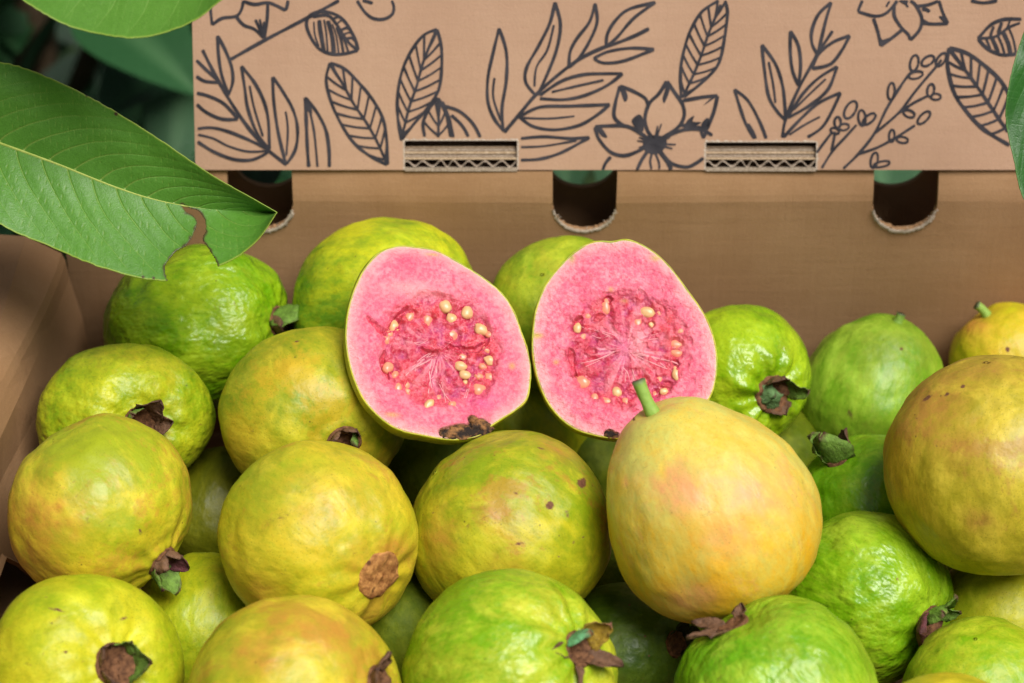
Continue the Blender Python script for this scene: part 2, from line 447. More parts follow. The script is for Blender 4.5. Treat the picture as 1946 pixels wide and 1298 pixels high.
I.line((130, 165), (135, 260), (150, 350), (180, 435)); I.line((130, 165), (165, 230), (195, 310), (200, 380), (180, 440))
I.line((34, 430), (90, 445), (160, 480), (225, 550)); I.line((34, 482), (80, 520), (150, 550), (225, 552))
I.line((38, 595), (100, 590), (170, 605), (260, 640), (365, 690)); I.line((40, 622), (110, 640), (180, 675), (270, 700), (365, 697), w=5); I.line((38, 655), (110, 700), (200, 735), (280, 740), (340, 718), (368, 697))
I.line((240, 305), (255, 400), (270, 500), (310, 610), (365, 690)); I.line((240, 305), (300, 380), (345, 470), (365, 560), (370, 690)); I.line((278, 395), (300, 500), (340, 630), w=5)
I.line((385, 355), (390, 470), (410, 610), (445, 758)); I.line((385, 355), (430, 420), (480, 510), (500, 600), (490, 690), (450, 758)); I.line((445, 515), (455, 600), (448, 720), w=5)
I.line((535, 450), (540, 560), (545, 680), (552, 772), w=8); I.line((535, 450), (590, 520), (630, 600), (645, 690), (647, 772), w=8); I.line((552, 490), (575, 600), (585, 690), (592, 772), w=5); I.fill((533, 450), (560, 490), (568, 525), (552, 520), (540, 500))
I.done('sprig_print')
I = Ink(A2); I.ribbed([(650, 290), (632, 370), (655, 470), (700, 570), (760, 660), (840, 725), (915, 762)], [(650, 290), (720, 320), (790, 390), (850, 465), (895, 550), (912, 650), (917, 762)], [(660, 310), (710, 390), (760, 480), (820, 570), (870, 660), (915, 762)], 9); I.done('leaf_print')
I = Ink(A2); I.ribbed([(1145, 135), (1080, 165), (1020, 245), (980, 340), (962, 450), (965, 560), (980, 650)], [(1145, 135), (1165, 220), (1165, 330), (1150, 420), (1100, 500), (1040, 570), (982, 645)], [(1130, 165), (1080, 290), (1050, 400), (1015, 500), (980, 645)], 9); I.done('leaf_print')
I = Ink(A2); I.ribbed([(1150, 452), (1105, 510), (1080, 570), (1088, 632)], [(1150, 452), (1185, 520), (1210, 590), (1220, 635)], [(1150, 475), (1152, 550), (1150, 635)], 4, lag=.3)
I.line((1165, 470), (1195, 540), (1212, 632), w=10); I.line((1180, 490), (1250, 515), (1310, 570), (1345, 634)); I.line((1210, 532), (1260, 580), (1290, 632)); I.done('leaf_print')
I = Ink(A2)   # middle sprig
I.line((1432, 130), (1405, 240), (1380, 360), (1380, 470), (1410, 550), (1455, 608)); I.line((1432, 130), (1465, 240), (1465, 370), (1445, 500), (1450, 600)); I.line((1410, 360), (1405, 450), (1440, 560), w=5)
I.line((1455, 612), (1520, 535), (1600, 440), (1700, 350), (1800, 275), (1900, 225), (1960, 205), (2060, 165), (2125, 132), w=8)
I.line((1690, 10), (1665, 110), (1610, 220), (1560, 310), (1555, 380), (1600, 440)); I.line((1690, 10), (1715, 110), (1700, 220), (1660, 330), (1610, 440)); I.line((1685, 115), (1655, 230), (1605, 310), (1595, 400), w=5)
I.line((1875, 15), (1850, 100), (1790, 180), (1760, 240), (1755, 310)); I.line((1875, 15), (1885, 100), (1850, 190), (1800, 270), (1755, 312))
I.line((1620, 440), (1720, 375), (1820, 345), (1920, 340), (2003, 340)); I.line((1620, 455), (1730, 460), (1830, 440), (1930, 395), (2003, 340)); I.line((1675, 425), (1780, 400), (1915, 370), w=5)
I.line((1525, 540), (1620, 495), (1760, 490), (1944, 483)); I.line((1525, 540), (1590, 585), (1690, 600), (1800, 580), (1880, 535), (1944, 483)); I.line((1540, 545), (1660, 548), (1780, 537), w=5)
I.line((1532, 640), (1640, 632), (1760, 640), (1850, 635)); I.line((1532, 740), (1620, 735), (1720, 705), (1850, 635)); I.line((1532, 680), (1640, 675), (1790, 650), w=5)
I.c = A3
I.line((120, 205), (125, 150), (160, 90), (220, 40), (335, 10)); I.line((120, 205), (170, 160), (240, 80), (335, 10)); I.line((65, 255), (130, 225), (230, 210), (330, 215)); I.line((65, 255), (110, 275), (200, 265), (330, 215))
I.done('sprig_print')
I = Ink(A3); I.ribbed([(612, 2), (540, 50), (490, 130), (460, 220), (445, 310), (447, 428)], [(640, 2), (650, 60), (635, 180), (610, 280), (550, 350), (460, 425)], [(622, 20), (570, 140), (540, 230), (500, 330), (452, 428)], 9); I.done('leaf_print')
I = Ink(A3)   # big flower
I.line((180, 375), (160, 450), (155, 510), (190, 545), (250, 565), w=8); I.line((180, 375), (240, 400), (290, 430), (303, 465), w=8)
I.line((385, 355), (350, 410), (310, 450), (290, 510), (300, 570), (330, 610), w=8); I.line((385, 355), (430, 420), (455, 460), (460, 510), (430, 560), (350, 610), w=8)
I.line((455, 440), (540, 425), (607, 418), w=8); I.line((607, 418), (590, 490), (560, 565), w=8); I.line((440, 545), (480, 552), (520, 558), (565, 560), w=8)
I.line((350, 615), (450, 570), (530, 565), (585, 592), w=8); I.line((345, 645), (400, 710), (470, 730), (515, 712), (545, 690), w=8)
I.line((70, 555), (130, 550), (220, 555), (310, 610), w=8); I.line((70, 555), (90, 610), (140, 665), (200, 680), (260, 660), (310, 630), w=8)
I.line((140, 685), (118, 712), (105, 742), w=8); I.line((305, 655), (275, 700), (255, 742), w=8); I.line((320, 670), (312, 705), (318, 740), w=5); I.line((335, 670), (350, 710), (352, 740), w=5); I.line((350, 660), (385, 705), (405, 742), w=9)
I.fill((290, 600), (330, 590), (375, 600), (385, 630), (360, 665), (325, 675), (290, 660), (280, 630))
for e in ((362, 540), (345, 550), (262, 600), (255, 615), (262, 645), (425, 632), (410, 650), (300, 570), (400, 600)): I.line((330, 628), ((330+e[0])/2, (628+e[1])/2), e, w=6, taper=.4)
I.fill((232, 525), (265, 500), (285, 530), (280, 575), (250, 560)); I.fill((460, 560), (475, 525), (505, 505), (495, 530), (535, 535), (500, 555))
I.fill((178, 378), (205, 395), (214, 430), (200, 445), (186, 410)); I.fill((384, 360), (398, 390), (375, 450), (366, 430), (376, 395)); I.fill((75, 558), (100, 560), (125, 600), (100, 595)); I.fill((605, 420), (570, 445), (545, 460), (575, 432)); I.line((560, 565), (545, 600), (530, 555), w=7); I.fill((535, 545), (560, 515), (572, 530), (562, 565))
I.done('flower_print')
I = Ink(A3)   # right sprig
I.line((890, 602), (905, 520), (960, 390), (1020, 280), (1060, 210), (1110, 135), w=7.5)
I.line((800, 195), (810, 290), (830, 420), (870, 490), (905, 525)); I.line((800, 195), (860, 280), (890, 370), (900, 450), (905, 525)); I.line((830, 270), (850, 370), (860, 450), w=5)
I.line((925, 135), (925, 230), (935, 310), (960, 375)); I.line((925, 135), (960, 200), (970, 290), (960, 375))
I.line((1105, 10), (1050, 60), (1020, 130), (1020, 190), (1045, 240)); I.line((1105, 10), (1080, 90), (1045, 240))
I.line((1185, 155), (1110, 185), (1050, 235), (1020, 295)); I.line((1185, 155), (1150, 220), (1100, 280), (1020, 300))
I.line((1130, 290), (1050, 340), (980, 410), (915, 510)); I.line((1130, 290), (1090, 390), (1010, 460), (915, 515)); I.line((1080, 345), (1000, 420), (940, 480), w=5)
I.line((1145, 405), (1050, 450), (970, 520), (895, 600)); I.line((1145, 405), (1100, 500), (1060, 560), (1000, 600)); I.line((1055, 510), (980, 550), (920, 590), w=5)
I.line((680, 390), (705, 470), (730, 540), (768, 606)); I.line((680, 390), (740, 440), (790, 530), (820, 606)); I.line((740, 540), (760, 570), (775, 606), w=5)
I.done('sprig_print')
I = Ink(A3)   # cut-off flower, top right
I.line((1240, 2), (1228, 30), (1220, 50)); I.line((1220, 50), (1290, 70), (1340, 60), (1380, 20), (1392, 2)); I.line((1288, 80), (1308, 140), (1320, 200)); I.line((1320, 200), (1370, 165), (1420, 125))
I.line((1380, 20), (1380, 70), (1410, 120), (1440, 150), (1450, 175)); I.line((1450, 175), (1490, 130), (1500, 80), (1475, 25), (1450, 2)); I.line((1500, 100), (1550, 105), (1615, 102)); I.line((1615, 102), (1592, 55), (1575, 2)); I.line((1475, 28), (1530, 20), (1572, 4))
I.fill((1310, 150), (1330, 175), (1355, 165), (1335, 190), (1320, 200)); I.fill((1500, 80), (1530, 95), (1560, 100), (1515, 108)); I.fill((1600, 75), (1575, 70), (1590, 90), (1612, 100)); I.fill((1400, 2), (1440, 2), (1430, 20)); I.line((1420, 5), (1430, 18), (1440, 32), w=5); I.line((1500, 40), (1520, 42), (1535, 52), w=8); I.line((1360, 5), (1350, 18), (1345, 30), w=5)
I.done('flower_print')
def berry(I, cx, cy, rx, ry, tilt, w=5.5):
    a = np.linspace(0, 2*np.pi, 12, endpoint=False); tl = R(tilt)
    p = [(cx+rx*math.cos(q)*math.cos(tl)-ry*math.sin(q)*math.sin(tl), cy+rx*math.cos(q)*math.sin(tl)+ry*math.sin(q)*math.cos(tl)) for q in a]
    I.line(*p, w=w, closed=True)
I = Ink(A5)   # berry sprig
I.line((8, 805), (95, 720), (190, 600), (270, 440), (380, 270), (425, 228), w=6.5); I.line((190, 600), (330, 480), (440, 340), (550, 210), (585, 165), w=6); I.line((95, 720), (210, 680), (320, 620), (430, 550), w=6); I.line((330, 480), (420, 420), (500, 380), w=6)
for b in ((425, 185, 24, 48, 12), (505, 172, 24, 42, 55), (583, 165, 22, 45, 35), (435, 255, 42, 20, -15), (290, 350, 20, 50, 5), (522, 345, 20, 38, 10), (552, 382, 30, 18, 0), (395, 482, 34, 20, 20), (482, 505, 22, 48, 45), (293, 612, 16, 36, 5), (355, 636, 34, 18, 8), (190, 755, 20, 46, 12), (235, 778, 48, 16, -12)): berry(I, *b)
I.done('berry_sprig_print')
I = Ink(A3)
I.line((1062, 735), (1110, 660), (1165, 600), (1215, 545), w=6); I.line((1040, 668), (1075, 620), (1110, 575), w=6); I.line((1105, 660), (1115, 610), (1120, 575), w=6)
for b in ((1188, 480, 22, 42, 30), (1238, 515, 16, 34, -5), (1270, 520, 34, 16, -40), (1132, 535, 14, 24, 0), (1160, 555, 22, 14, -10), (1120, 572, 20, 12, 20)): berry(I, *b)
I.done('berry_sprig_print')
I = Ink(A5); I.ribbed([(630, 95), (620, 200), (660, 360), (740, 480), (840, 580), (985, 668)], [(630, 95), (740, 130), (850, 210), (940, 300), (1000, 420), (1010, 560)], [(642, 115), (720, 220), (800, 330), (880, 450), (975, 590)], 9, w=9, vw=6); I.done('leaf_print')
I = Ink(A3)
I.line((1745, 170), (1800, 110), (1860, 85), (1936, 84), w=8); I.line((1745, 170), (1790, 215), (1850, 240), (1912, 236), w=8); I.line((1750, 168), (1820, 160), (1880, 120), (1930, 100), w=6)
for q, w in ((((1780, 165), (1790, 190), (1800, 215)), 5), (((1805, 162), (1820, 195), (1835, 232)), 8), (((1830, 150), (1850, 195), (1862, 236)), 5), (((1855, 138), (1878, 190), (1888, 236)), 9), (((1880, 122), (1900, 170), (1912, 230)), 5), (((1800, 160), (1805, 140), (1815, 115)), 6), (((1835, 148), (1842, 120), (1850, 98)), 8), (((1870, 128), (1878, 110), (1885, 90)), 5)): I.line(*q, w=w)
I.line((1715, 2), (1770, 12), (1830, 2)); I.done('leaf_print')

# ================================================================== guavas
def guava_mat(name, cg, cy, cb, wr=1.0, n1=.9, n2=.6, gloss=.43, seed=0.0, rus=.10, spec=.46):
    t = NT(name)
    vec = t.mapc((1, 1, .55), (seed, seed*.7, seed*1.3))
    at = t.attr('skin'); sep = t.n('ShaderNodeSeparateColor'); t.l(at.outputs['Color'], sep.inputs[0])
    a = t.noise(42, 3, .55, vec, .6); b = t.noise(150, 4, .6, vec, .4); c = t.noise(620, 3, .65, vec)
    rip = t.math('ADD', sep.outputs[0], t.math('MULTIPLY', t.math('SUBTRACT', a, .5), n1*2.3))
    rip = t.math('ADD', rip, t.math('MULTIPLY', t.math('SUBTRACT', b, .5), n2*1.7))
    rip = t.math('ADD', rip, t.math('MULTIPLY', t.math('SUBTRACT', c, .5), .95), clamp=True)
    colr = t.mix(rip, lin4(cg), lin4(cy))
    bl = t.math('MULTIPLY', sep.outputs[1], t.rng(t.math('ADD', b, t.math('MULTIPLY', c, .35)), .40, .90, .6, 1.8), clamp=True)
    colr = t.mix(bl, colr, lin4(cb))
    dk = t.rng(t.noise(105, 5, .68, t.mapc((1, 1, .6), (seed+9, 4, 2)), .5), .50, .66, 0, .42)
    colr = t.mix(dk, colr, lin4(tuple(x*.86 for x in cg)))
    pale = t.rng(t.noise(62, 5, .68, t.mapc((1, 1, .6), (seed+5, 1, 2)), .5), .50, .68, 0, .42)
    colr = t.mix(pale, colr, lin4(tuple(min(255, x*1.08+22) for x in cy)))
    r1 = t.noise(34, 7, .72, t.mapc((1, 1, .8), (seed+11, 3, 5)), .4); r2 = t.noise(260, 4, .7, vec)
    rm = t.math('MULTIPLY', t.rng(t.math('ADD', r1, t.math('MULTIPLY', t.math('SUBTRACT', r2, .5), .25)), .54, .62), rus*2.2, clamp=True)
    colr = t.mix(rm, colr, lin4(cb))
    vo = t.voro(1050, vec=t.mapc((1, 1, 1), (seed, 0, 0)))
    dots = t.math('MULTIPLY', t.rng(vo.outputs['Distance'], .10, .26, 1, 0), t.rng(a, .3, .7, .25, .65))
    colr = t.mix(dots, colr, lin4(tuple(x*.62 for x in cg)))
    sc = t.noise(300, 4, .7, t.mapc((.25, 1.6, .8), (seed+1, 7, 3)), 1.2)
    colr = t.mix(t.math('MULTIPLY', t.rng(sc, .62, .70), t.rng(t.noise(38, 2, .5, t.mapc((1, 1, 1), (seed+8, 2, 1))), .5, .62, 0, .6)), colr, lin4((126, 98, 44)))
    vo2 = t.voro(170, vec=t.mapc((1, 1, 1), (seed+3, 2, 0))); tiny = t.math('MULTIPLY', t.rng(vo2.outputs['Distance'], .04, .085, 1, 0), t.rng(t.noise(60, 1, .5, vec), .50, .58, 0, .7))
    colr = t.mix(tiny, colr, lin4((78, 62, 26)))
    br = t.rng(t.math('ADD', sep.outputs[2], t.math('MULTIPLY', t.math('SUBTRACT', c, .5), .8)), .38, .62)
    br = t.math('MULTIPLY', br, t.rng(sep.outputs[2], .02, .2))
    colr = t.mix(br, colr, t.mix(t.noise(900, 2), lin4((72, 44, 26)), lin4((140, 92, 62))))
    wv = t.mapc((1, 1, .55), (seed*2, 0, seed))
    w1 = t.noise(170, 1, .4, wv, .25); w2 = t.noise(420, 1, .5, wv)
    h = t.math('ADD', t.math('MULTIPLY', w1, 1.0), t.math('MULTIPLY', w2, .5))
    nrm = t.bump(h, .0010*wr, .8)
    nrm = t.bump(t.math('ADD', t.math('MULTIPLY', vo.outputs['Distance'], .6), w2), .00012, .5, nrm)
    rg = t.math('ADD', t.rng(a, .3, .7, gloss-.04, gloss+.10), t.math('MULTIPLY', br, .3))
    return t.fin(colr, rg, spec, nrm)

def sepal_mat(name, inner, edge):
    t = NT(name); e = t.attr('edge').outputs['Fac']; n = t.noise(420, 4, .6)
    f = t.rng(t.math('ADD', e, t.math('MULTIPLY', t.math('SUBTRACT', n, .5), .9)), .62, 1.0)
    c = t.mix(f, t.mix(t.rng(n, .3, .7), lin4(inner), lin4(tuple(x*.8 for x in inner))), lin4(edge))
    n4 = t.noise(900, 3, .7, t.mapc((1, 1, .3))); c = t.mix(t.rng(n4, .45, .7, 0, .45), c, lin4(tuple(x*.55 for x in edge)))
    return t.fin(c, .62, .3, t.bump(t.math('ADD', n, n4), .0008, .8))
SEP = dict(green=sepal_mat('sepal_green', (122, 160, 62), (92, 60, 48)), grey=sepal_mat('sepal_grey_green', (112, 150, 92), (78, 52, 40)),
           brown=sepal_mat('sepal_brown', (128, 94, 70), (82, 56, 46)), ochre=sepal_mat('sepal_ochre', (182, 150, 48), (140, 92, 82)),
           purple=sepal_mat('sepal_purple', (112, 62, 66), (84, 48, 46)), teal=sepal_mat('sepal_teal', (110, 178, 120), (132, 92, 66)), dark=sepal_mat('sepal_dark', (58, 66, 34), (60, 48, 40)))
t = NT('scar'); n = t.noise(380, 4, .65); pv = t.voro(260)
SCAR = t.fin(t.mix(t.math('MULTIPLY', t.rng(pv.outputs['Distance'], .16, .34, 1, 0), t.rng(t.noise(150, 1), .5, .6)), t.mix(t.rng(n, .35, .65), lin4((132, 84, 44)), lin4((198, 142, 82))), lin4((92, 58, 32))), .75, .25, t.bump(n, .0008, .8))
t = NT('stem_green'); n = t.noise(500, 3); e = t.attr('edge').outputs['Fac']
STEM = t.fin(t.mix(e, t.mix(n, lin4((118, 160, 60)), lin4((160, 188, 92))), lin4((96, 104, 72))), .55, .35, t.bump(n, .0004, .6))
STEM_GREY = flat('stem_dry', (150, 140, 120), (196, 186, 166), 400, .8, .2, .0006)

def sepal_mesh(az, opn, ln, wd, curl, rc, z0, twist=0.0):
    n, m = 10, 9; s = np.linspace(0, 1, n); tt = np.linspace(-1, 1, m)
    ang = R(opn)+R(curl)*s*s                       # angle from the axis, growing with curl
    ds = ln/(n-1); rr = rc+np.r_[0, np.cumsum(np.sin((ang[1:]+ang[:-1])/2)*ds)]; zz = z0+np.r_[0, np.cumsum(np.cos((ang[1:]+ang[:-1])/2)*ds)]
    w = wd/2*np.sqrt(np.clip(1-(s**1.7), 0, 1))*(.82+.35*np.sin(np.pi*s)); w[-1] = wd*.04
    V = np.zeros((n, m, 3)); E = np.zeros((n, m))
    rs = np.random.default_rng(int(az*7+ln*1e5)); jag = rs.normal(size=(n, 2))*.05
    for i in range(n):
        for j in range(m):
            y = w[i]*tt[j]*(1+jag[i, 0 if tt[j] < 0 else 1]*abs(tt[j])); cup = .22*wd*(tt[j]**2)
            tw = R(twist)*s[i]
            nr, nz = math.cos(ang[i]), -math.sin(ang[i])
            V[i, j] = (rr[i]-nr*(cup+y*math.sin(tw)), y*math.cos(tw), zz[i]-nz*(cup+y*math.sin(tw)))
            E[i, j] = max(abs(tt[j])**3*.75, s[i]**3, (1-s[i])**6*.6)
    V = V.reshape(-1, 3); V[:, :] += np.stack([vnoise(V*450, int(az)), vnoise(V*450, int(az)+5), vnoise(V*450, int(az)+9)], 1)*.0007
    a = R(az); c, q = math.cos(a), math.sin(a)
    V = np.stack([V[:, 0]*c-V[:, 1]*q, V[:, 0]*q+V[:, 1]*c, V[:, 2]], 1)
    me = new_mesh(V, grid_faces(n, m)); set_attr(me, 'edge', E.ravel()); return me

def make_guava(key, cx, cy, rpx, d, label, axis, L=1.0, pear=0.0, mat=None, calyx=None, stem=None, ripe=.5, ripe_dir=None, spots=(), wr=1.0, lump=.03, rib=0.0, block=.94, squash=1.0, seed=1):
    """axis=(dx,dy,toward) calyx direction in the picture (right, down) with its sign towards the camera"""
    rpx = rpx*1.02; c = P(np.array(cx), np.array(cy), np.array(d)); r = rpx*d/FPX
    dx, dy, sg = axis; k = math.sqrt(max(0, 1-dx*dx-dy*dy))*sg
    vd = c-CAM; vd /= np.linalg.norm(vd); rt = np.cross(vd, [0, 0, 1.0]); rt /= np.linalg.norm(rt); up = np.cross(rt, vd)
    az = dx*rt-dy*up-k*vd; az /= np.linalg.norm(az)
    ref = rt if abs(az@rt) < .8 else up
    ax = ref-az*(ref@az); ax /= np.linalg.norm(ax); ay = np.cross(az, ax)
    M = np.stack([ax, ay, az], 1)
    nth, nph = 120, 168
    th = np.linspace(.012, np.pi-.012, nth)[:, None]; ph = np.linspace(0, 2*np.pi, nph, endpoint=False)[None]
    st, ct = np.sin(th), np.cos(th)
    rho = st**block*(1+pear*ct*.5-.12*abs(pear)*np.clip(-ct, 0, 1)**2); z = L*np.sign(ct)*np.abs(ct)**(block*.5+.5)
    rho = rho+0*ph; z = z+0*ph
    # dimple + lip at the calyx, dimple at the stem
    lip = calyx.get('lip', .05) if calyx else .02; dim = calyx.get('dim', .10)*(1 if calyx.get('scar') else 1.5) if calyx else .05
    z = z-dim*np.exp(-(th/.30)**2)+lip*np.exp(-((th-.17)/.09)**2)
    if stem is not None: z = z+.06*np.exp(-((np.pi-th)/.22)**2)
    if rib:
        rs = np.random.default_rng(seed); w = 0
        for q in (5, 7, 11): w = w+np.cos(q*ph+rs.uniform(0, 6.3))*rs.uniform(.5, 1)
        amp = rib*w*np.exp(-((th-.42)/.26)**2); rho = rho+amp*st*.6; z = z+amp*np.cos(th)*.6
    Pn = np.stack([rho*np.cos(ph), rho*np.sin(ph)*squash, z], -1)
    nd = Pn/np.linalg.norm(Pn, axis=-1, keepdims=True)
    o = seed*13.7
    disp = 1.45*lump*fbm(nd*1.6+o, seed, 2)+.016*fbm(nd*4+o, seed+3, 2)
    wv = Pn*np.array([7, 7, 3.4])+o
    disp = disp+.0058*wr*fbm(wv+.6*vnoise(Pn*4+o, 5)[..., None], seed+7, 2)
    Pn = Pn+nd*disp[..., None]
    V = (Pn*r).reshape(-1, 3)
    V = np.vstack([V, V[:nph].mean(0), V[-nph:].mean(0)])
    F = grid_faces(nth, nph, True)[:, ::-1]
    N = len(V); capA = np.array([[N-2, j, (j+1) % nph] for j in range(nph)]); capB = np.array([[N-1, (nth-1)*nph+(j+1) % nph, (nth-1)*nph+j] for j in range(nph)])
    faces = [tuple(q[::-1]) for q in F.tolist()]
    F3 = np.vstack([F[:, ::-1][:, [0, 1, 2]], F[:, ::-1][:, [0, 2, 3]], capA, capB])[:, ::-1]
    me = new_mesh(V, np.ascontiguousarray(F3))
    W = V@M.T+c; u, v_, _ = proj(W); rad = V@M.T; rad /= np.linalg.norm(rad, axis=1)[:, None]
    front = (rad@(-vd)) > -.05
    rip = np.full(N, float(ripe))
    if ripe_dir is not None:
        g = ((u-cx)*ripe_dir[0]+(v_-cy)*ripe_dir[1])/rpx; rip = rip+g
    blush = np.zeros(N); brown = np.zeros(N)
    nx, ny = vnoise(V*260, 3)*.35, vnoise(V*260, 9)*.35
    nb = fbm(V*110, 21, 3)
    for s in spots:
        kind, su, sv, ra, rb, ang, stg = s
        a = R(ang); du, dv = u-su, v_-sv
        e = ((du*math.cos(a)+dv*math.sin(a))/ra); f = ((-du*math.sin(a)+dv*math.cos(a))/rb)
        if kind == 'o': f0 = np.exp(-((e*e+f*f)*(1+.5*nb))**1.0)
        else: f0 = np.exp(-((e+nx)**2+(f+ny)**2))
        f0 = f0*front*stg
        if kind == 'b': blush = np.maximum(blush, f0)
        elif kind == 'o': blush = np.maximum(blush, f0)
        elif kind == 'r': rip = rip+f0
        else: brown = np.maximum(brown, f0)
    set_attr(me, 'skin', np.stack([rip, blush, brown], 1))
    g = empty('guava', tuple(c), label, 'guava', 'guavas heaped in the carton')
    mw = Matrix(M.tolist()).to_4x4(); g.rotation_euler = mw.to_euler()
    add('skin', me, mat, g)
    if calyx:
        rc = calyx.get('rc', .006); zt = float(V[nph*13:nph*14, 2].mean()) if not calyx.get('flat') else float(V[nph*6:nph*7, 2].mean())
        i0 = np.argmin(np.abs(np.hypot(V[:nph*30, 0], V[:nph*30, 1])-rc)); zt = float(V[i0, 2])
        # ragged cup
        rr = np.array([1.10, 1.04, .95, .82, .62, .40, .18, .02])*rc; n = 44
        hh = np.array([-.0012, .0008, .0012, .0002, -.0016, -.0026, -.0022, -.0014]) if not calyx.get('scar') else np.array([-.0008, .0005, .0004, -.0004, -.0008, -.0006, -.0004, -.0006])
        a = np.linspace(0, 2*np.pi, n, endpoint=False)
        G = V[:nth*nph].reshape(nth, nph, 3); G = G[:40]; gz = np.zeros((8, n))
        for q in range(n):
            jj = int(round(a[q]/(2*np.pi)*nph)) % nph
            gz[:, q] = np.interp(rr, np.hypot(G[:, jj, 0], G[:, jj, 1]), G[:, jj, 2])
        for q in (5, 6, 7): gz[q] = gz[q].mean()
        lipz = gz[2].mean(); gz = np.where(rr[:, None] < rc*.9, np.maximum(gz+.0006, lipz-.0012 if calyx.get('scar') else lipz-.0052), gz) + (.0006 if calyx.get('scar') else .0)
        zt = float(lipz)
        Vc = np.stack([rr[:, None]*np.cos(a), rr[:, None]*np.sin(a), gz+np.where(rr < rc*.9, .0002, np.clip(hh, -.0008, .0012))[:, None]], -1).reshape(-1, 3)
        Vc = Vc+np.stack([vnoise(Vc*700, 1), vnoise(Vc*700, 2), vnoise(Vc*600, 3)], 1)*np.array([.0004, .0004, .0007])
        mc = new_mesh(Vc, grid_faces(8, n, True)); cal = add('calyx', mc, SCAR if calyx.get('scar') else SEPAL_BROWN, g)
        if not calyx.get('scar'):
            rq = np.random.default_rng(seed+90); hs_ = []
            for q in range(16):
                a0 = rq.uniform(0, 6.28); b0 = rq.uniform(.3, .75)*rc; p0 = np.array([b0*math.cos(a0), b0*math.sin(a0), zt-.0042]); p1 = p0+np.array([rq.normal()*.0014, rq.normal()*.0014, rq.uniform(.003, .0055)])
                hs_.append(tube(np.array([p0, (p0+p1)/2+rq.normal(size=3)*.0005, p1]), .00014, 4))
            Vh, Fh = join(hs_); add('stamens', new_mesh(Vh, Fh), SEPAL_BROWN, cal)
        for (az_, opn, ln, wd, curl, cc) in calyx.get('sepals', ()):
            sm = sepal_mesh(az_, opn, ln*1e-3, wd*1e-3, curl, rc*.92, zt-.0002)
            so = add('sepal', sm, SEP[cc], cal)
            md = so.modifiers.new('thickness', 'SOLIDIFY'); md.thickness = .0003
    if stem:
        zb = float(V[-1, 2]); ln, r0, r1, bx, by = stem[:5]; n = 9; s = np.linspace(0, 1, n)
        path = np.stack([bx*1e-3*s**2, by*1e-3*s**2, zb+.0015-s*(ln*1e-3+.0015)], 1)
        rad_ = (r0+(r1-r0)*sstep(0, .5, s)+.12*r1*(s > .93))*1e-3
        Vt, Ft = tube(path, rad_, 14); Vt = Vt+vnoise(Vt*900, 2)[:, None]*.00025
        sm = new_mesh(Vt, Ft); ev = np.zeros(len(Vt)); ev[-14:] = 1; set_attr(sm, 'edge', ev)
        add('stem', sm, STEM_GREY if len(stem) > 5 else STEM, g)
    return g

GREEN = [(104, 154, 8), (164, 190, 26), (160, 160, 40)]
LIME = [(122, 156, 14), (188, 188, 26), (192, 154, 44)]
GAP_SHADE = [(84, 102, 8), (118, 126, 14), (100, 92, 20)]  # green skins darkened to put the gaps' shade into their colour
YEL = [(160, 172, 30), (212, 190, 40), (196, 144, 52)]
HERO = [(212, 206, 100), (228, 174, 36), (230, 164, 104)]
OLIVE = [(156, 150, 26), (206, 184, 50), (176, 128, 56)]
def gm(k, pal, **kw): return guava_mat('guava_skin_'+k, *pal, seed=(sum(map(ord, k))*7 + len(k)*3) % 97*.37, **kw)
rnd5 = lambda ln, wd, op, curl, cols, a0=0: [(a0+72*i, op, ln, wd, curl, cols[i % len(cols)]) for i in range(5)]

make_guava('back left', 372, 622, 152, 1.041, 'wrinkled green guava under the tip of the bitten leaf', (.88, .02, 1), L=1.20, pear=.10, mat=gm('a', GREEN, wr=2.0, gloss=.33), ripe=.35, wr=2.0, rib=.02, lump=.05, seed=2,
           calyx=dict(rc=.0062, dim=.12, lip=.05, sepals=[(25, 4, 18, 18, 18, 'green'), (100, 30, 9, 8, 20, 'brown'), (190, 22, 15, 9, 8, 'brown'), (270, 40, 8, 8, 20, 'brown')]), spots=[('r', 330, 560, 60, 40, 0, .3)])
make_guava('left', 240, 797, 165, .991, 'mottled green guava with a curled brown calyx beside the left cardboard wall', (.20, .10, 1), L=.84, squash=.85, mat=gm('b', LIME, wr=1.35), ripe=.35, rib=.028, wr=1.2, lump=.035, seed=3,
           calyx=dict(rc=.0066, dim=.16, lip=.05, sepals=[(55, 15, 12, 13, 55, 'brown'), (130, 5, 11, 11, 30, 'green'), (200, 5, 9, 9, 10, 'brown'), (300, 20, 9, 11, 40, 'brown'), (0, 15, 11, 10, 60, 'brown')]), spots=[('r', 160, 780, 70, 60, 0, .35)])
make_guava('left front', 192, 968, 174, .932, 'yellow-green guava with a tan bruise, touching the left cardboard wall', (.62, .70, 1), L=.92, pear=-.04, mat=gm('c', YEL, wr=.42, rus=.26), ripe=.42, ripe_dir=(-.15, .40), rib=.02, lump=.035, seed=4,
           calyx=dict(rc=.0062, dim=.05, lip=.07, sepals=[(250, 18, 12, 11, 5, 'green'), (330, 14, 9, 9, 10, 'purple'), (40, 12, 7, 7, 10, 'brown'), (120, 15, 7, 7, 0, 'brown'), (190, 20, 9, 9, 5, 'green')]),
           spots=[('b', 80, 975, 75, 60, 20, .75), ('b', 70, 1060, 60, 45, 0, .45), ('s', 266, 1010, 4, 13, -10, .75), ('r', 130, 860, 80, 50, 0, -.35)])
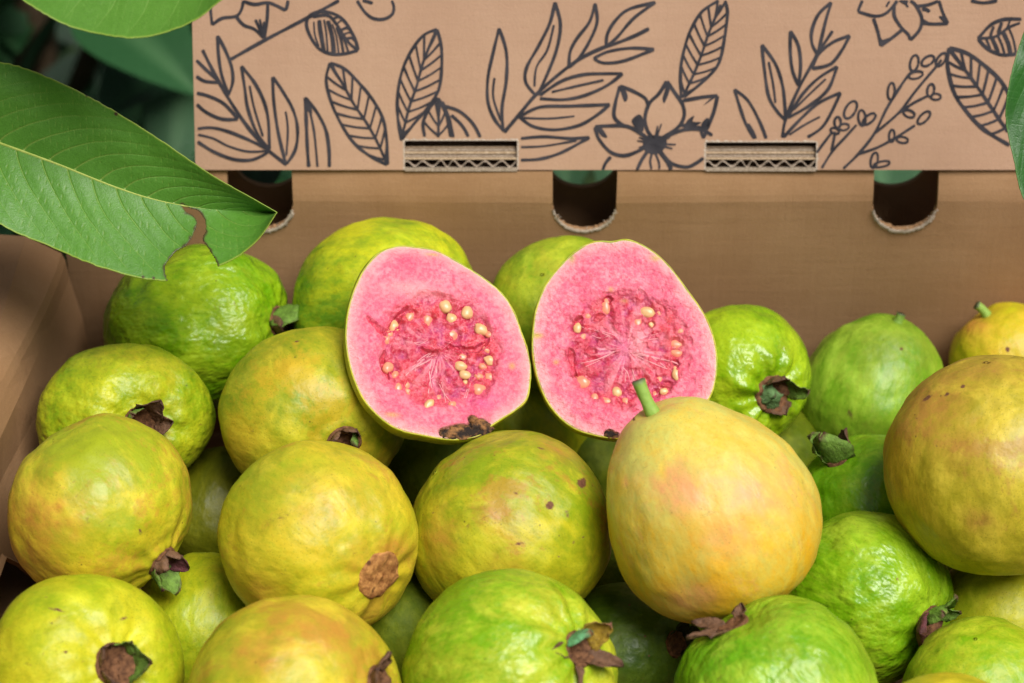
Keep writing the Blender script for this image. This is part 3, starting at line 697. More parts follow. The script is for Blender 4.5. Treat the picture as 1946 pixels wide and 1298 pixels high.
make_guava('bottom left', 160, 1282, 186, .890, 'yellow-green guava with dark scratches at the bottom left corner', (.43, -.06, 1), L=.85, mat=gm('d', [(156, 176, 22), (204, 198, 34), (190, 150, 50)], wr=.5), ripe=.5, rib=.03, lump=.03, seed=5,
           calyx=dict(rc=.0078, dim=.14, lip=.06, sepals=[(350, 5, 11, 13, 30, 'green'), (60, 10, 7, 9, 20, 'green'), (140, 15, 7, 9, 30, 'brown'), (230, 15, 8, 9, 20, 'brown')]),
           spots=[('s', 112, 1160, 22, 3.2, 12, .85), ('s', 236, 1175, 14, 4, -12, .8), ('s', 262, 1172, 5, 4, 0, .6), ('s', 82, 1243, 4, 4, 0, .8), ('s', 106, 1237, 4, 4, 0, .7), ('s', 124, 1238, 6, 4, 0, .8), ('s', 160, 1258, 8, 4, 10, .6), ('s', 90, 1135, 10, 3, 0, .5), ('s', 170, 1215, 6, 4, 40, .5)])
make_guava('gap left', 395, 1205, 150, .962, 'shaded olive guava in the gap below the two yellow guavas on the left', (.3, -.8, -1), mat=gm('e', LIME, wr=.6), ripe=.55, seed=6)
make_guava('gap left deep', 415, 985, 130, 1.025, 'shade-darkened guava half hidden deep in the gap, left of the scarred yellow guava', (.3, -.8, -1), mat=gm('f', [(90, 96, 10), (124, 122, 18), (110, 90, 30)], wr=.6, spec=.3), ripe=.4, seed=7)  # olive skin colours lowered to paint in the shade of the gap
make_guava('mid left', 600, 785, 180, .984, 'mottled green and yellow guava directly left of the left guava half', (.33, .40, 1), L=.86, squash=.88, mat=gm('g', [(134, 152, 22), (196, 182, 36), (206, 164, 40)], rus=.22, wr=.35, n2=.8), ripe=.4, lump=.02, wr=.4, seed=8,
           calyx=dict(rc=.0070, dim=.10, lip=.05, sepals=[(0, -20, 7, 10, -20, 'green'), (60, 10, 6, 8, 30, 'brown'), (140, 10, 7, 8, 30, 'brown'), (220, 0, 6, 8, 0, 'brown'), (300, -15, 6, 9, -10, 'green')]), spots=[('s', 563, 649, 8, 3, -10, .8), ('o', 455, 850, 40, 60, 30, .7), ('o', 530, 700, 50, 22, -30, .5), ('b', 700, 880, 60, 40, 0, .5)])
make_guava('front yellow', 607, 1026, 187, .927, 'yellow guava with a round brown calyx scar near the front', (.62, .42, 1), L=.95, mat=gm('h', YEL, wr=.42, rus=.26), ripe=.62, ripe_dir=(.05, .18), rib=.016, lump=.03, seed=9,
           calyx=dict(rc=.0088, dim=.06, lip=.015, scar=True, ell=.95), spots=[('b', 620, 950, 95, 60, 0, .38), ('o', 745, 1045, 32, 26, 0, .95), ('b', 480, 1130, 60, 40, 20, .5), ('b', 690, 1060, 40, 40, 0, .45), ('r', 520, 900, 70, 70, 0, -.4)])
make_guava('bottom yellow', 560, 1336, 202, .873, 'yellow guava with a peach blush cut off by the bottom edge, left of centre', (.84, -.10, 1), L=.98, mat=gm('i', YEL, wr=.42, rus=.26), ripe=.6, lump=.03, seed=10,
           calyx=dict(rc=.007, dim=.08, lip=.05, sepals=[(60, 30, 8, 8, 30, 'brown'), (150, 30, 8, 8, 30, 'brown'), (0, 30, 8, 8, 30, 'brown')]), spots=[('b', 600, 1195, 95, 45, 10, .85), ('b', 510, 1235, 70, 40, -20, .8), ('b', 690, 1260, 50, 50, 0, .5), ('r', 420, 1230, 50, 80, 0, -.5)])
make_guava('back mid', 735, 588, 171, 1.034, 'large yellow-topped green guava behind the left guava half', (.75, -.10, 1), L=1.02, mat=gm('j', [(104, 152, 24), (196, 198, 22), (180, 160, 40)], wr=1.0), ripe=.3, ripe_dir=(.1, -.55), lump=.03, rib=.02, seed=11, calyx=dict(rc=.006, dim=.1, lip=.04, sepals=[(90, 60, 6, 8, 20, 'brown'), (200, 60, 6, 8, 20, 'brown')]))
make_guava('back centre', 1075, 600, 147, 1.036, 'green guava behind and between the two guava halves', (.3, .5, -1), mat=gm('k', [(120, 156, 26), (180, 190, 40), (190, 160, 50)], wr=.5), ripe=.35, ripe_dir=(.1, -.3), lump=.02, seed=12)
make_guava('right of half', 1405, 715, 133, 1.033, 'glossy green guava with an open calyx, right of the right guava half', (.55, .25, 1), L=.98, mat=gm('l', GREEN, wr=1.3, gloss=.26), ripe=.5, rib=.05, lump=.03, seed=13,
           calyx=dict(rc=.0078, dim=.14, lip=.05, sepals=[(215, -48, 11, 14, -45, 'grey'), (95, 22, 10, 10, 10, 'brown'), (20, 12, 12, 9, 38, 'green'), (300, 25, 5, 9, 20, 'brown'), (160, -35, 8, 10, -30, 'grey')]))
make_guava('pear', 1662, 738, 133, 1.060, 'smooth green pear-shaped guava with a short stem against the rear wall', (-.22, .94, -1), L=1.08, pear=.30, mat=gm('m', [(114, 164, 26), (170, 198, 58), (160, 150, 60)], wr=.6), ripe=.3, lump=.03, seed=14, stem=(4.0, 2.6, 1.9, .3, 0),
           spots=[('s', 1713, 663, 5, 4, 0, .85), ('s', 1724, 680, 4, 3, 0, .6), ('s', 1617, 788, 7, 12, -20, .62)])
make_guava('top right', 1918, 690, 112, 1.065, 'small yellow guava with a green stem at the right edge by the rear wall', (.50, .78, -1), L=1.0, pear=.12, mat=gm('n', [(190, 184, 26), (222, 182, 44), (206, 140, 60)], wr=.5), ripe=.45, lump=.03, seed=15, stem=(6.5, 2.6, 1.9, -2.0, .8), spots=[('s', 1915, 663, 6, 6, 0, .95), ('o', 1850, 620, 28, 18, 0, .7)])
make_guava('right big', 1890, 886, 203, .940, 'large tan and olive guava with dark specks at the right edge', (.2, .9, -1), L=1.02, mat=gm('o', OLIVE, wr=.4, rus=.28, n2=.7), ripe=.55, lump=.03, seed=16,
           spots=[('b', 1770, 765, 100, 70, -35, .6), ('b', 1880, 705, 90, 30, 0, .5), ('b', 1862, 990, 32, 20, 20, .8), ('o', 1820, 850, 60, 60, 0, .4), ('s', 1764, 756, 12, 4, -38, .9), ('s', 1800, 750, 7, 4, -25, .85), ('s', 1830, 734, 6, 4, 0, .95), ('s', 1845, 728, 7, 2.5, -10, .7), ('s', 1742, 795, 4, 4, 0, .6), ('s', 1848, 1057, 3, 9, 20, .6), ('s', 1780, 848, 3, 3, 0, .7), ('s', 1812, 878, 3, 3, 0, .7)])
make_guava('green deep right', 1655, 965, 138, 1.004, 'glossy green guava with an upright green sepal, left of the large tan guava', (-.52, -.68, 1), L=.98, mat=gm('p', [(98, 156, 10), (144, 182, 32), (150, 150, 40)], wr=.8, gloss=.30), ripe=.25, lump=.02, wr=1.2, seed=17,
           calyx=dict(rc=.006, dim=.08, lip=.05, sepals=[(255, 0, 15, 18, 6, 'green'), (160, 15, 13, 13, 10, 'green'), (40, 20, 9, 9, 10, 'brown')]))
make_guava('green right', 1645, 1137, 160, .962, 'bright green wrinkled guava with dark purple sepals at lower right', (.80, .22, 1), L=.98, mat=gm('q', [(106, 158, 8), (164, 194, 38), (150, 150, 40)], wr=1.6, gloss=.30), ripe=.35, rib=.02, lump=.03, wr=1.5, seed=18,
           calyx=dict(rc=.0072, dim=.10, lip=.05, sepals=[(15, 28, 14, 8, 40, 'green'), (95, 62, 15, 14, -25, 'purple'), (50, 30, 12, 11, 0, 'green'), (165, 40, 17, 13, -10, 'brown'), (215, 45, 16, 6, 60, 'brown'), (320, 25, 9, 7, 30, 'green')]), spots=[('s', 1707, 1101, 5, 5, 0, .6)])
make_guava('bottom green right', 1475, 1326, 190, .877, 'bright green guava with brown sepals under the large peach-yellow guava', (-.56, -.76, 1), L=.96, mat=gm('r', [(104, 162, 12), (174, 198, 50), (160, 160, 50)], wr=1.5, gloss=.36), ripe=.3, ripe_dir=(.3, .15), lump=.03, wr=1.3, seed=19,
           calyx=dict(rc=.0058, dim=.10, lip=.03, sepals=[(150, 62, 13, 7, 20, 'brown'), (195, 66, 12, 7, 10, 'brown'), (240, 60, 9, 6, 20, 'brown'), (60, 60, 6, 6, 20, 'brown')]))
make_guava('bottom right', 1870, 1333, 152, .927, 'green and yellow guava in the bottom right corner', (.2, .7, -1), mat=gm('s', [(126, 172, 14), (186, 192, 40), (180, 160, 40)], wr=.5), ripe=.4, lump=.02, seed=20)
make_guava('right low', 1905, 1180, 133, .976, 'shaded olive-yellow guava below the large tan guava', (-.3, .55, 1), mat=gm('t', [(140, 152, 16), (186, 182, 32), (180, 150, 40)], wr=.4), ripe=.5, seed=21, calyx=dict(rc=.005, dim=.06, lip=.03, sepals=[(170, 30, 10, 7, 40, 'green')]))
make_guava('hero', 1341, 962, 193, .912, 'large peach-yellow guava with a green stem in front of the right guava half', (.52, .80, -1), L=1.12, pear=.38, mat=gm('u', HERO, wr=.34, rus=.18, n2=.55), ripe=.50, ripe_dir=(.26, .46), lump=.025, wr=.7, seed=22, stem=(13.5, 3.0, 2.4, 1.2, -1.0),
           spots=[('b', 1300, 930, 70, 45, 10, .75), ('b', 1425, 935, 70, 50, 0, .7), ('b', 1380, 1020, 60, 40, 30, .45), ('o', 1310, 1135, 50, 30, 0, .6), ('s', 1205, 794, 4, 7, 0, .8), ('s', 1352, 1023, 4.5, 4.5, 0, .7), ('s', 1277, 975, 4, 5, 0, .55), ('s', 1266, 965, 3, 3, 0, .5), ('b', 1190, 915, 8, 12, 0, .6)])
make_guava('centre', 972, 1014, 190, .945, 'yellow-green guava with brown spots in the middle below the halves', (.75, .60, -1), L=.96, pear=-.05, mat=gm('v', [(136, 156, 18), (196, 184, 30), (178, 128, 46)], wr=.5, rus=.30), ripe=.42, ripe_dir=(0, .35), lump=.03, seed=23,
           spots=[('s', 1045, 960, 11, 10, 0, 1.0), ('s', 1077, 977, 8, 12, 0, .62), ('s', 1106, 918, 10, 11, 30, .95), ('s', 980, 937, 9, 4, 20, .75), ('s', 984, 1033, 18, 4.5, -5, .72), ('s', 823, 974, 5, 3, 0, .7), ('s', 803, 978, 3, 3, 0, .6), ('s', 1027, 852, 14, 3, 10, .7), ('s', 1022, 840, 7, 2, 0, .6), ('s', 1110, 1020, 5, 6, 0, .6), ('s', 1093, 1030, 10, 5, -30, .5), ('s', 1062, 1060, 4, 5, 0, .6), ('s', 1074, 1076, 4, 6, 20, .5),
                  ('b', 945, 978, 45, 22, 10, .7), ('b', 960, 1015, 40, 18, 10, .7), ('b', 835, 1020, 35, 60, 0, .55), ('b', 1060, 860, 50, 18, 20, .5), ('o', 960, 1080, 50, 30, 0, .5), ('r', 1040, 1000, 45, 22, 0, .6)])
make_guava('bottom centre', 968, 1286, 196, .885, 'green guava with a star of brown sepals at the bottom centre', (.70, -.28, 1), L=1.0, mat=gm('w', [(124, 170, 14), (198, 200, 50), (200, 170, 50)], wr=1.3, gloss=.38), ripe=.35, ripe_dir=(.35, .25), rib=.035, lump=.025, wr=1.1, seed=24,
           calyx=dict(rc=.0064, dim=.10, lip=.05, sepals=[(130, -2, 10, 12, -15, 'teal'), (55, 22, 13, 10, -5, 'ochre'), (335, 35, 13, 8, 25, 'brown'), (265, 70, 11, 4, 40, 'brown'), (200, 85, 7, 6, 40, 'brown')]))
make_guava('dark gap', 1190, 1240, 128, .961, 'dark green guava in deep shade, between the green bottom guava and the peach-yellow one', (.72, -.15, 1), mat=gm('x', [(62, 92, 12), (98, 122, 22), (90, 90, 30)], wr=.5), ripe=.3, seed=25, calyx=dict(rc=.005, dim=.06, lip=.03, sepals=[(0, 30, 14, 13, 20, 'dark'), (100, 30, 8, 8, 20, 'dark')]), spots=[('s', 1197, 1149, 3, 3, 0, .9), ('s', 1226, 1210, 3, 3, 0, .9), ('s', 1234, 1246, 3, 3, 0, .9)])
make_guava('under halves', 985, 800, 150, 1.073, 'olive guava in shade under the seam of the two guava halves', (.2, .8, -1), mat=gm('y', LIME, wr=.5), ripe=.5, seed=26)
make_guava('gap centre', 760, 1200, 140, .967, 'green guava darkened for shade in the gap between the scarred yellow guava and the bottom green one', (.2, .8, -1), mat=gm('z', GAP_SHADE, wr=.6, gloss=.62, spec=.2), ripe=.2, seed=27)
make_guava('gap right', 1470, 880, 110, 1.064, 'shade-darkened green guava half hidden between the stemmed pear-shaped guava and the peach-yellow one', (.2, .8, -1), mat=gm('aa', GAP_SHADE, wr=.6, gloss=.62, spec=.2), ripe=.4, seed=28)
make_guava('gap under left half', 840, 900, 112, 1.055, 'green guava darkened for the deep shade below the left guava half', (.2, .8, -1), mat=gm('ae', GAP_SHADE, wr=.6, gloss=.62, spec=.2), ripe=.2, seed=33)
make_guava('gap below hero', 1350, 1230, 105, .990, 'shade-darkened guava in the black gap below the peach-yellow guava', (.2, .8, -1), mat=gm('ab', GAP_SHADE, wr=.6, gloss=.62, spec=.2), ripe=.2, seed=29)
make_guava('bottom edge right', 1800, 1450, 165, .850, 'yellow guava with a dry grey stem just showing at the bottom edge, far right', (.75, .55, 1), mat=gm('ac', YEL, wr=.5), ripe=.7, seed=30, stem=(7, 2.6, 2.0, 0, 0, 1))
make_guava('under yellow sliver', 1478, 1150, 48, .958, 'sliver of a yellow guava showing between the peach-yellow guava and the green ones', (.55, -.5, 1), mat=gm('ad', YEL, wr=.4), ripe=.7, seed=31, calyx=dict(rc=.003, dim=.05, lip=.03, sepals=[(45, 20, 6, 4, 20, 'brown')]))

for (u_, v_, r_, d_, nm, pal, lb) in ((1125, 1085, 118, 1.020, 'af', GAP_SHADE, 'shade-darkened guava deep in the gap right of the spotted centre guava'),
        (1120, 880, 100, 1.075, 'ag', GAP_SHADE, 'shade-darkened guava deep in the gap below the right guava half'),
        (1575, 1030, 105, 1.055, 'ah', GAP_SHADE, 'shade-darkened guava deep in the gap right of the peach-yellow guava'),
        (1800, 1120, 85, 1.030, 'ai', GAP_SHADE, 'shade-darkened guava deep in the gap right of the green guava with purple sepals'),
        (790, 960, 85, 1.075, 'aj', GAP_SHADE, 'shade-darkened guava deep in the gap left of the spotted centre guava')):
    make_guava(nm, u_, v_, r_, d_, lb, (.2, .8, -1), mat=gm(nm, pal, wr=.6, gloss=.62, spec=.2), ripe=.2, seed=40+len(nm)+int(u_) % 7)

# ================================================================== guava halves
t = NT('guava_flesh'); at = t.attr('flesh').outputs['Color']; wet = t.attr('wet').outputs['Fac']
n1 = t.noise(1300, 3, .7); n2 = t.noise(420, 3, .65); n3 = t.noise(2400, 2, .6)
c = t.mix(t.rng(n1, .46, .74, 0, .30), at, lin4((250, 178, 188)))
c = t.mix(t.rng(n3, .56, .75, 0, .30), c, lin4((214, 66, 92)))
h = t.math('ADD', t.math('ADD', t.math('MULTIPLY', n1, .45), t.math('MULTIPLY', n2, .9)), t.math('MULTIPLY', t.noise(170, 3, .6), 1.6))
FLESH = t.fin(c, t.rng(wet, 0, 1, .42, .12), t.rng(wet, 0, 1, .25, .6), t.bump(h, .0012, .9), Subsurface_Weight=.18, Subsurface_Radius=(.003, .0010, .0010), Subsurface_Scale=1.0, Coat_Weight=t.rng(wet, 0, 1, .06, .6), Coat_Roughness=.12, Coat_Normal=t.bump(h, .0013, .9))
t = NT('guava_seed'); n = t.noise(400, 2); SEEDM = t.fin(t.mix(n, lin4((206, 148, 92)), lin4((238, 202, 152))), .28, .5, None, Subsurface_Weight=.2, Subsurface_Radius=(.003, .002, .001), Subsurface_Scale=1.0)
t = NT('seed_jelly_coated'); n = t.noise(400, 2); SEEDP = t.fin(t.mix(n, lin4((226, 118, 96)), lin4((238, 170, 134))), .25, .5, None, Subsurface_Weight=.2, Subsurface_Radius=(.003, .002, .001), Subsurface_Scale=1.0)
t = NT('pulp_fibre'); FIB = t.fin(lin4((244, 160, 168)), .3, .5, None, Subsurface_Weight=.3, Subsurface_Radius=(.003, .001, .001), Subsurface_Scale=1.0)
t = NT('rotten_calyx'); n = t.noise(210, 5, .65); n2 = t.noise(120, 2)
ROT = t.fin(t.mix(t.rng(n, .44, .66), lin4((34, 20, 12)), t.mix(n2, lin4((120, 66, 30)), lin4((190, 140, 84)))), .7, .3, t.bump(n, .0015, .9))
RIND = gm('half', [(140, 160, 20), (196, 184, 40), (180, 140, 40)], wr=.6)

def make_half(label, ctr, d, outline, tu, tr, pulp, seeds, rot, depth, seed, crev, streaks, stains):
    n = -ray(np.array(ctr[0]), np.array(ctr[1])); n = n/np.linalg.norm(n)+tu*UP+tr*RT; n /= np.linalg.norm(n)
    o = P(np.array(ctr[0]), np.array(ctr[1]), np.array(d))
    e1 = RT-n*(RT@n); e1 /= np.linalg.norm(e1); e2 = np.cross(n, e1)
    to2 = lambda u, v: np.stack([(on_plane(u, v, o, n)-o)@e1, (on_plane(u, v, o, n)-o)@e2], -1)
    ol = np.array(outline, float); ol = catmull(ol, 4, True); O = to2(ol[:, 0], ol[:, 1])
    pc = to2(np.array([pulp[0]]), np.array([pulp[1]]))[0]
    # outline as radius of angle around the pulp centre
    A = np.arctan2(O[:, 1]-pc[1], O[:, 0]-pc[0]); Rr = np.hypot(O[:, 0]-pc[0], O[:, 1]-pc[1]); s = np.argsort(A)
    nph, nr = 400, 190
    ph = np.linspace(-np.pi, np.pi, nph, endpoint=False)
    ro = np.interp(ph, np.r_[A[s]-2*np.pi, A[s], A[s]+2*np.pi], np.tile(Rr[s], 3))
    k = np.ones(7)/7; ro = np.convolve(np.r_[ro[-3:], ro, ro[:3]], k, 'valid')
    rho = (np.linspace(0, 1, nr)[1:])**.8
    X = pc[0]+rho[:, None]*ro*np.cos(ph); Y = pc[1]+rho[:, None]*ro*np.sin(ph)
    p3 = np.stack([X, Y, np.full_like(X, seed*.01)], -1)
    mm = FPX/d                      # metres to pixels
    u = ctr[0]+X*mm; v = ctr[1]-Y*mm   # near enough for colouring
    uv = np.stack([u, v], -1)
    pr = np.hypot((u-pulp[0])/pulp[2], (v-pulp[1])/pulp[3])+.16*fbm(p3*170, seed, 3)
    inside = sstep(1.14, .80, pr)
    edge_d = (1-rho[:, None])*ro*1e3+0*X   # mm to the rind
    hgt = .00035*fbm(p3*420, seed+1, 3)+.0004*fbm(p3*110, seed+2, 2)
    cells = fbm(p3*np.array([330, 330, 1]), seed+4, 3); ridge = 1-np.abs(fbm(p3*260, seed+6, 2))*2.2
    hgt = hgt-inside*(.0016+.0015*np.clip(cells, -1, 1))+.0008*np.exp(-((pr-1.03)/.07)**2)*vnoise(p3*300, 8)
    ring = np.exp(-((pr-.95)/.06)**2)*sstep(.0, .35, vnoise(p3*120, seed+31))
    hgt = hgt-.0007*ring
    fine = fbm(p3*900, seed+9, 3); med = fbm(p3*260, seed+12, 3); big = fbm(p3*75, seed+15, 2)
    C = lambda *c: lin(c)
    base = C(234, 102, 130)+0*p3
    def mixc(a, c, f): f = np.clip(f, 0, 1)[..., None]; return a*(1-f)+C(*c)*f
    colr = mixc(base, (248, 154, 168), .50+1.1*fine); colr = mixc(colr, (222, 66, 108), .26+.35*med+.45*big)
    colr = mixc(colr, (246, 192, 186), sstep(7.0, 0, edge_d+2.0*med)*.55); colr = mixc(colr, (238, 206, 176), sstep(1.3, .2, edge_d+.6*fine)*.8)
    pulpc = mixc(C(196, 26, 70)+0*p3, (212, 42, 58), .5+1.2*big); pulpc = mixc(pulpc, (180, 48, 112), .1+1.2*cells); pulpc = mixc(pulpc, (236, 104, 130), .04+.8*fine)
    # pale radiating placenta
    ang = np.arctan2(v-pulp[1], u-pulp[0]); rr_ = np.hypot(u-pulp[0], v-pulp[1])
    rays = vnoise(np.stack([ang*9, rr_*.012, np.full_like(ang, seed)], -1), 3)
    pulpc = mixc(pulpc, (248, 160, 172), sstep(.0, .6, rays)*sstep(.95, .35, pr)*.55)
    colr = colr*(1-inside[..., None])+pulpc*inside[..., None]
    colr = mixc(colr, (190, 40, 66), ring*.55*sstep(-.3, .4, med))
    for q in crev:                  # torn gaps in the pulp
        q = catmull(q, 2); dd = np.full(u.shape, 1e9); nq = len(q)
        for i_, a in enumerate(q): dd = np.minimum(dd, np.hypot(u-a[0], v-a[1])-5.5*math.sin(math.pi*(i_+.5)/nq)**.8)
        dd = dd+4.0*med+2.5*fine
        f = sstep(2.0, -3.0, dd); hgt = hgt-.0013*f; colr = mixc(colr, (200, 44, 66), f*.7)
        hgt = hgt+.0005*np.exp(-((dd-3)/2.0)**2)
    for (su, sv, a, b, tlt, kind) in seeds:
        dd = np.hypot(u-su, v-sv); f = sstep(a*1.9, a*.9, dd+2*med); colr = mixc(colr, (206, 52, 76), f*.55); hgt = hgt-.0007*f*inside-.0003*f
    for (su, sv, ra, rb, cc, st) in stains:
        f = np.exp(-(((u-su)/ra)**2+((v-sv)/rb)**2)*(1+.6*med)); colr = mixc(colr, cc, f*st)
    bev = sstep(.985, 1.0, rho)[:, None]+0*X; hgt = hgt-.0006*bev
    if rot:
        f = np.zeros_like(u)
        for (su, sv, ra, rb) in rot: f = np.maximum(f, np.exp(-(((u-su)/ra)**2+((v-sv)/rb)**2)*(1+.7*med)))
        colr = mixc(colr, (120, 70, 40), sstep(.25, .55, f+.2*med)); hgt = hgt-.0005*sstep(.3, .7, f)
    V = np.stack([X, Y, hgt], -1).reshape(-1, 3)
    V = np.vstack([V, [[pc[0], pc[1], float(hgt[0].mean())]]]); N = len(V)
    F = grid_faces(nr-1, nph, True); cap = np.array([[N-1, j, (j+1) % nph] for j in range(nph)])
    F3 = np.vstack([cap, F[:, [0, 2, 1]], F[:, [0, 3, 2]]])
    root = empty('guava_half', tuple(o), label, 'guava half', 'cut guava halves')
    M = np.stack([e1, e2, n], 1); root.rotation_euler = Matrix(M.tolist()).to_euler()
    me = new_mesh(V, F3)
    if me.polygons[0].normal.z < 0: me.flip_normals()
    set_attr(me, 'flesh', np.vstack([colr.reshape(-1, 3), colr[0].mean(0)[None]])); set_attr(me, 'wet', np.r_[inside.ravel(), 1])
    fl = add('flesh', me, FLESH, root)
    # rind: dome behind the cut
    al = np.linspace(0, np.pi/2, 40)
    oc = np.stack([pc[0]+ro*np.cos(ph), pc[1]+ro*np.sin(ph)], 1); cen = oc.mean(0)
    sc = np.r_[.990, 1.003, 1.008, np.cos(al[1:])**.85*(1.012+.035*np.sin(2*al[1:]))]; zz = np.r_[-.0002, .0001, -.0006, -depth*np.sin(al[1:])-.0006]
    Q = cen+sc[:, None, None]*(oc-cen); Vd = np.concatenate([Q, np.broadcast_to(zz[:, None, None], Q.shape[:2]+(1,))], -1)
    Vd[1:3, :, 2] += (.00025*vnoise(np.stack([ph*20, ph*0, ph*0+seed], -1), 5))
    Vd[3:, :, :2] *= (1+.012*vnoise(Vd[3:]*70+seed, 3))[..., None]
    Vd = Vd.reshape(-1, 3); Fd = grid_faces(len(sc), nph, True); Fd = np.vstack([Fd[:, [0, 1, 2]], Fd[:, [0, 2, 3]]])
    me = new_mesh(Vd, Fd); me.flip_normals()
    set_attr(me, 'skin', np.tile(np.array([[.5, 0, 0.]]), (len(Vd), 1)))
    add('rind', me, RIND, root)
    rs = np.random.default_rng(seed+50)
    for (su, sv, a, b, tlt, kind) in seeds:
        q = to2(np.array([su], float), np.array([sv], float))[0]; nu, nv = 12, 16
        th = np.linspace(0, np.pi, nu)[:, None]; p2 = np.linspace(0, 2*np.pi, nv, endpoint=False)[None]
        S = np.stack([np.sin(th)*np.cos(p2), (np.cos(th)+0*p2)*(1+.12*np.sin(th)*np.cos(p2)), np.sin(th)*np.sin(p2)], -1).reshape(-1, 3)
        S = S*(1+.24*fbm(S*1.3+su, 3, 2))[:, None]*np.array([a, b, a*.62])/mm
        tl = R(tlt); S = np.stack([S[:, 0]*math.cos(tl)-S[:, 1]*math.sin(tl), S[:, 0]*math.sin(tl)+S[:, 1]*math.cos(tl), S[:, 2]], 1)
        iz = np.argmin((X-q[0])**2+(Y-q[1])**2); zc = hgt.ravel()[iz]+(.0000 if kind else -.0007)
        add('seed', new_mesh(S+np.array([q[0], q[1], zc]), grid_faces(nu, nv, True)), SEEDM if kind else SEEDP, root)
    for k_ in range(16):
        a_ = rs.uniform(0, 2*np.pi); q_ = rs.uniform(.72, .98); su = pulp[0]+pulp[2]*q_*math.cos(a_); sv = pulp[1]+pulp[3]*q_*math.sin(a_)
        if min(math.hypot(su-z_[0], sv-z_[1]) for z_ in seeds) < 17: continue
        q = to2(np.array([su], float), np.array([sv], float))[0]; th = np.linspace(0, np.pi, 10)[:, None]; p2 = np.linspace(0, 2*np.pi, 12, endpoint=False)[None]
        S = np.stack([np.sin(th)*np.cos(p2), np.cos(th)+0*p2, np.sin(th)*np.sin(p2)], -1).reshape(-1, 3)
        S = S*(1+.25*fbm(S*1.3+su, 3, 2))[:, None]*np.array([7, 9, 5.5])/mm; tl = rs.uniform(0, 3.1)
        S = np.stack([S[:, 0]*math.cos(tl)-S[:, 1]*math.sin(tl), S[:, 0]*math.sin(tl)+S[:, 1]*math.cos(tl), S[:, 2]], 1)
        iz = np.argmin((X-q[0])**2+(Y-q[1])**2)
        add('seed', new_mesh(S+np.array([q[0], q[1], hgt.ravel()[iz]-.00085]), grid_faces(10, 12, True)), SEEDP, root)
    fp_ = []
    for (u0, v0, u1, v1, cnt, spr) in streaks:
        for k_ in range(max(2, int(cnt*.45))):
            s0 = np.array([u0, v0])+rs.normal(size=2)*spr*.35; s1 = np.array([u1, v1])+rs.normal(size=2)*spr
            m = (s0+s1)/2+rs.normal(size=2)*spr*.4; q = catmull([s0, m, s1], 5); q2 = to2(q[:, 0], q[:, 1])
            hz = np.array([hgt.ravel()[np.argmin((X-a)**2+(Y-b)**2)] for a, b in q2[::3]]); hz = np.interp(np.arange(len(q2)), np.arange(len(q2))[::3], hz)
            fp_.append(tube(np.c_[q2, hz+.00002], .00020*rs.uniform(.6, 1.3), 5))
    if fp_:
        Vf, Ff = join(fp_); tag(add('pulp_fibres', new_mesh(Vf, Ff), FIB, root), kind='stuff')
    if rot:
        ps = []
        for (su, sv, ra, rb) in rot:
            q = to2(np.array([su], float), np.array([sv], float))[0]; nu, nv = 22, 36
            th = np.linspace(0, np.pi, nu)[:, None]; p2 = np.linspace(0, 2*np.pi, nv, endpoint=False)[None]
            S = np.stack([np.sin(th)*np.cos(p2), np.sin(th)*np.sin(p2), np.cos(th)+0*p2], -1).reshape(-1, 3)
            S = S*(1+.45*fbm(S*2.2+su, 4, 3))[:, None]*np.array([ra/mm*.95, rb/mm*.9, .0006])
            ps.append((S+np.array([q[0], q[1], -.0003]), grid_faces(nu, nv, True).tolist()))
        Vr, Fr = join(ps); add('calyx_remnant', new_mesh(Vr, Fr), ROT, root)
    return root
Z1 = lambda x, y: (640+x*.3237, 440+y*.3237)
Z2 = lambda x, y: (1000+x*.3237, 440+y*.3237)
out1 = [Z1(*p) for p in ((330, 92), (400, 84), (470, 92), (545, 100), (610, 120), (690, 165), (770, 215), (850, 265), (930, 325), (1000, 400), (1050, 490), (1085, 590), (1120, 690), (1138, 800), (1135, 900), (1115, 985), (1060, 1040), (985, 1090), (900, 1145), (840, 1195), (760, 1215), (690, 1222), (600, 1215), (500, 1195), (400, 1175), (310, 1135), (230, 1070), (160, 990), (110, 890), (75, 780), (55, 660), (55, 560), (68, 460), (100, 350), (150, 240), (210, 160), (265, 112))]
out2 = [Z2(*p) for p in ((330, 90), (380, 62), (450, 55), (510, 62), (545, 48), (600, 46), (660, 68), (720, 100), (780, 145), (850, 215), (910, 295), (970, 375), (1030, 460), (1080, 560), (1110, 660), (1120, 760), (1112, 860), (1080, 970), (1000, 1070), (880, 1150), (750, 1195), (620, 1215), (480, 1210), (400, 1195), (300, 1165), (210, 1105), (130, 1010), (80, 900), (50, 790), (36, 680), (42, 560), (60, 450), (100, 340), (150, 260), (210, 190), (270, 130))]
sd1 = [(342, 547, 30, 34, 20, 1), (435, 482, 26, 38, -20, 0), (540, 503, 26, 38, -10, 0), (645, 433, 36, 36, 60, 1), (680, 503, 32, 34, 40, 1), (768, 467, 32, 36, 0, 1), (852, 566, 34, 40, 50, 1), (683, 592, 30, 34, 60, 0), (302, 795, 34, 32, 80, 0), (362, 920, 22, 34, 0, 0), (545, 1012, 26, 36, -25, 1), (745, 727, 18, 30, 80, 0), (735, 783, 26, 32, 80, 1), (757, 833, 22, 32, 80, 1), (762, 872, 14, 14, 0, 1), (905, 747, 28, 32, 70, 1), (905, 845, 26, 32, 40, 0), (843, 922, 34, 38, 70, 0)]
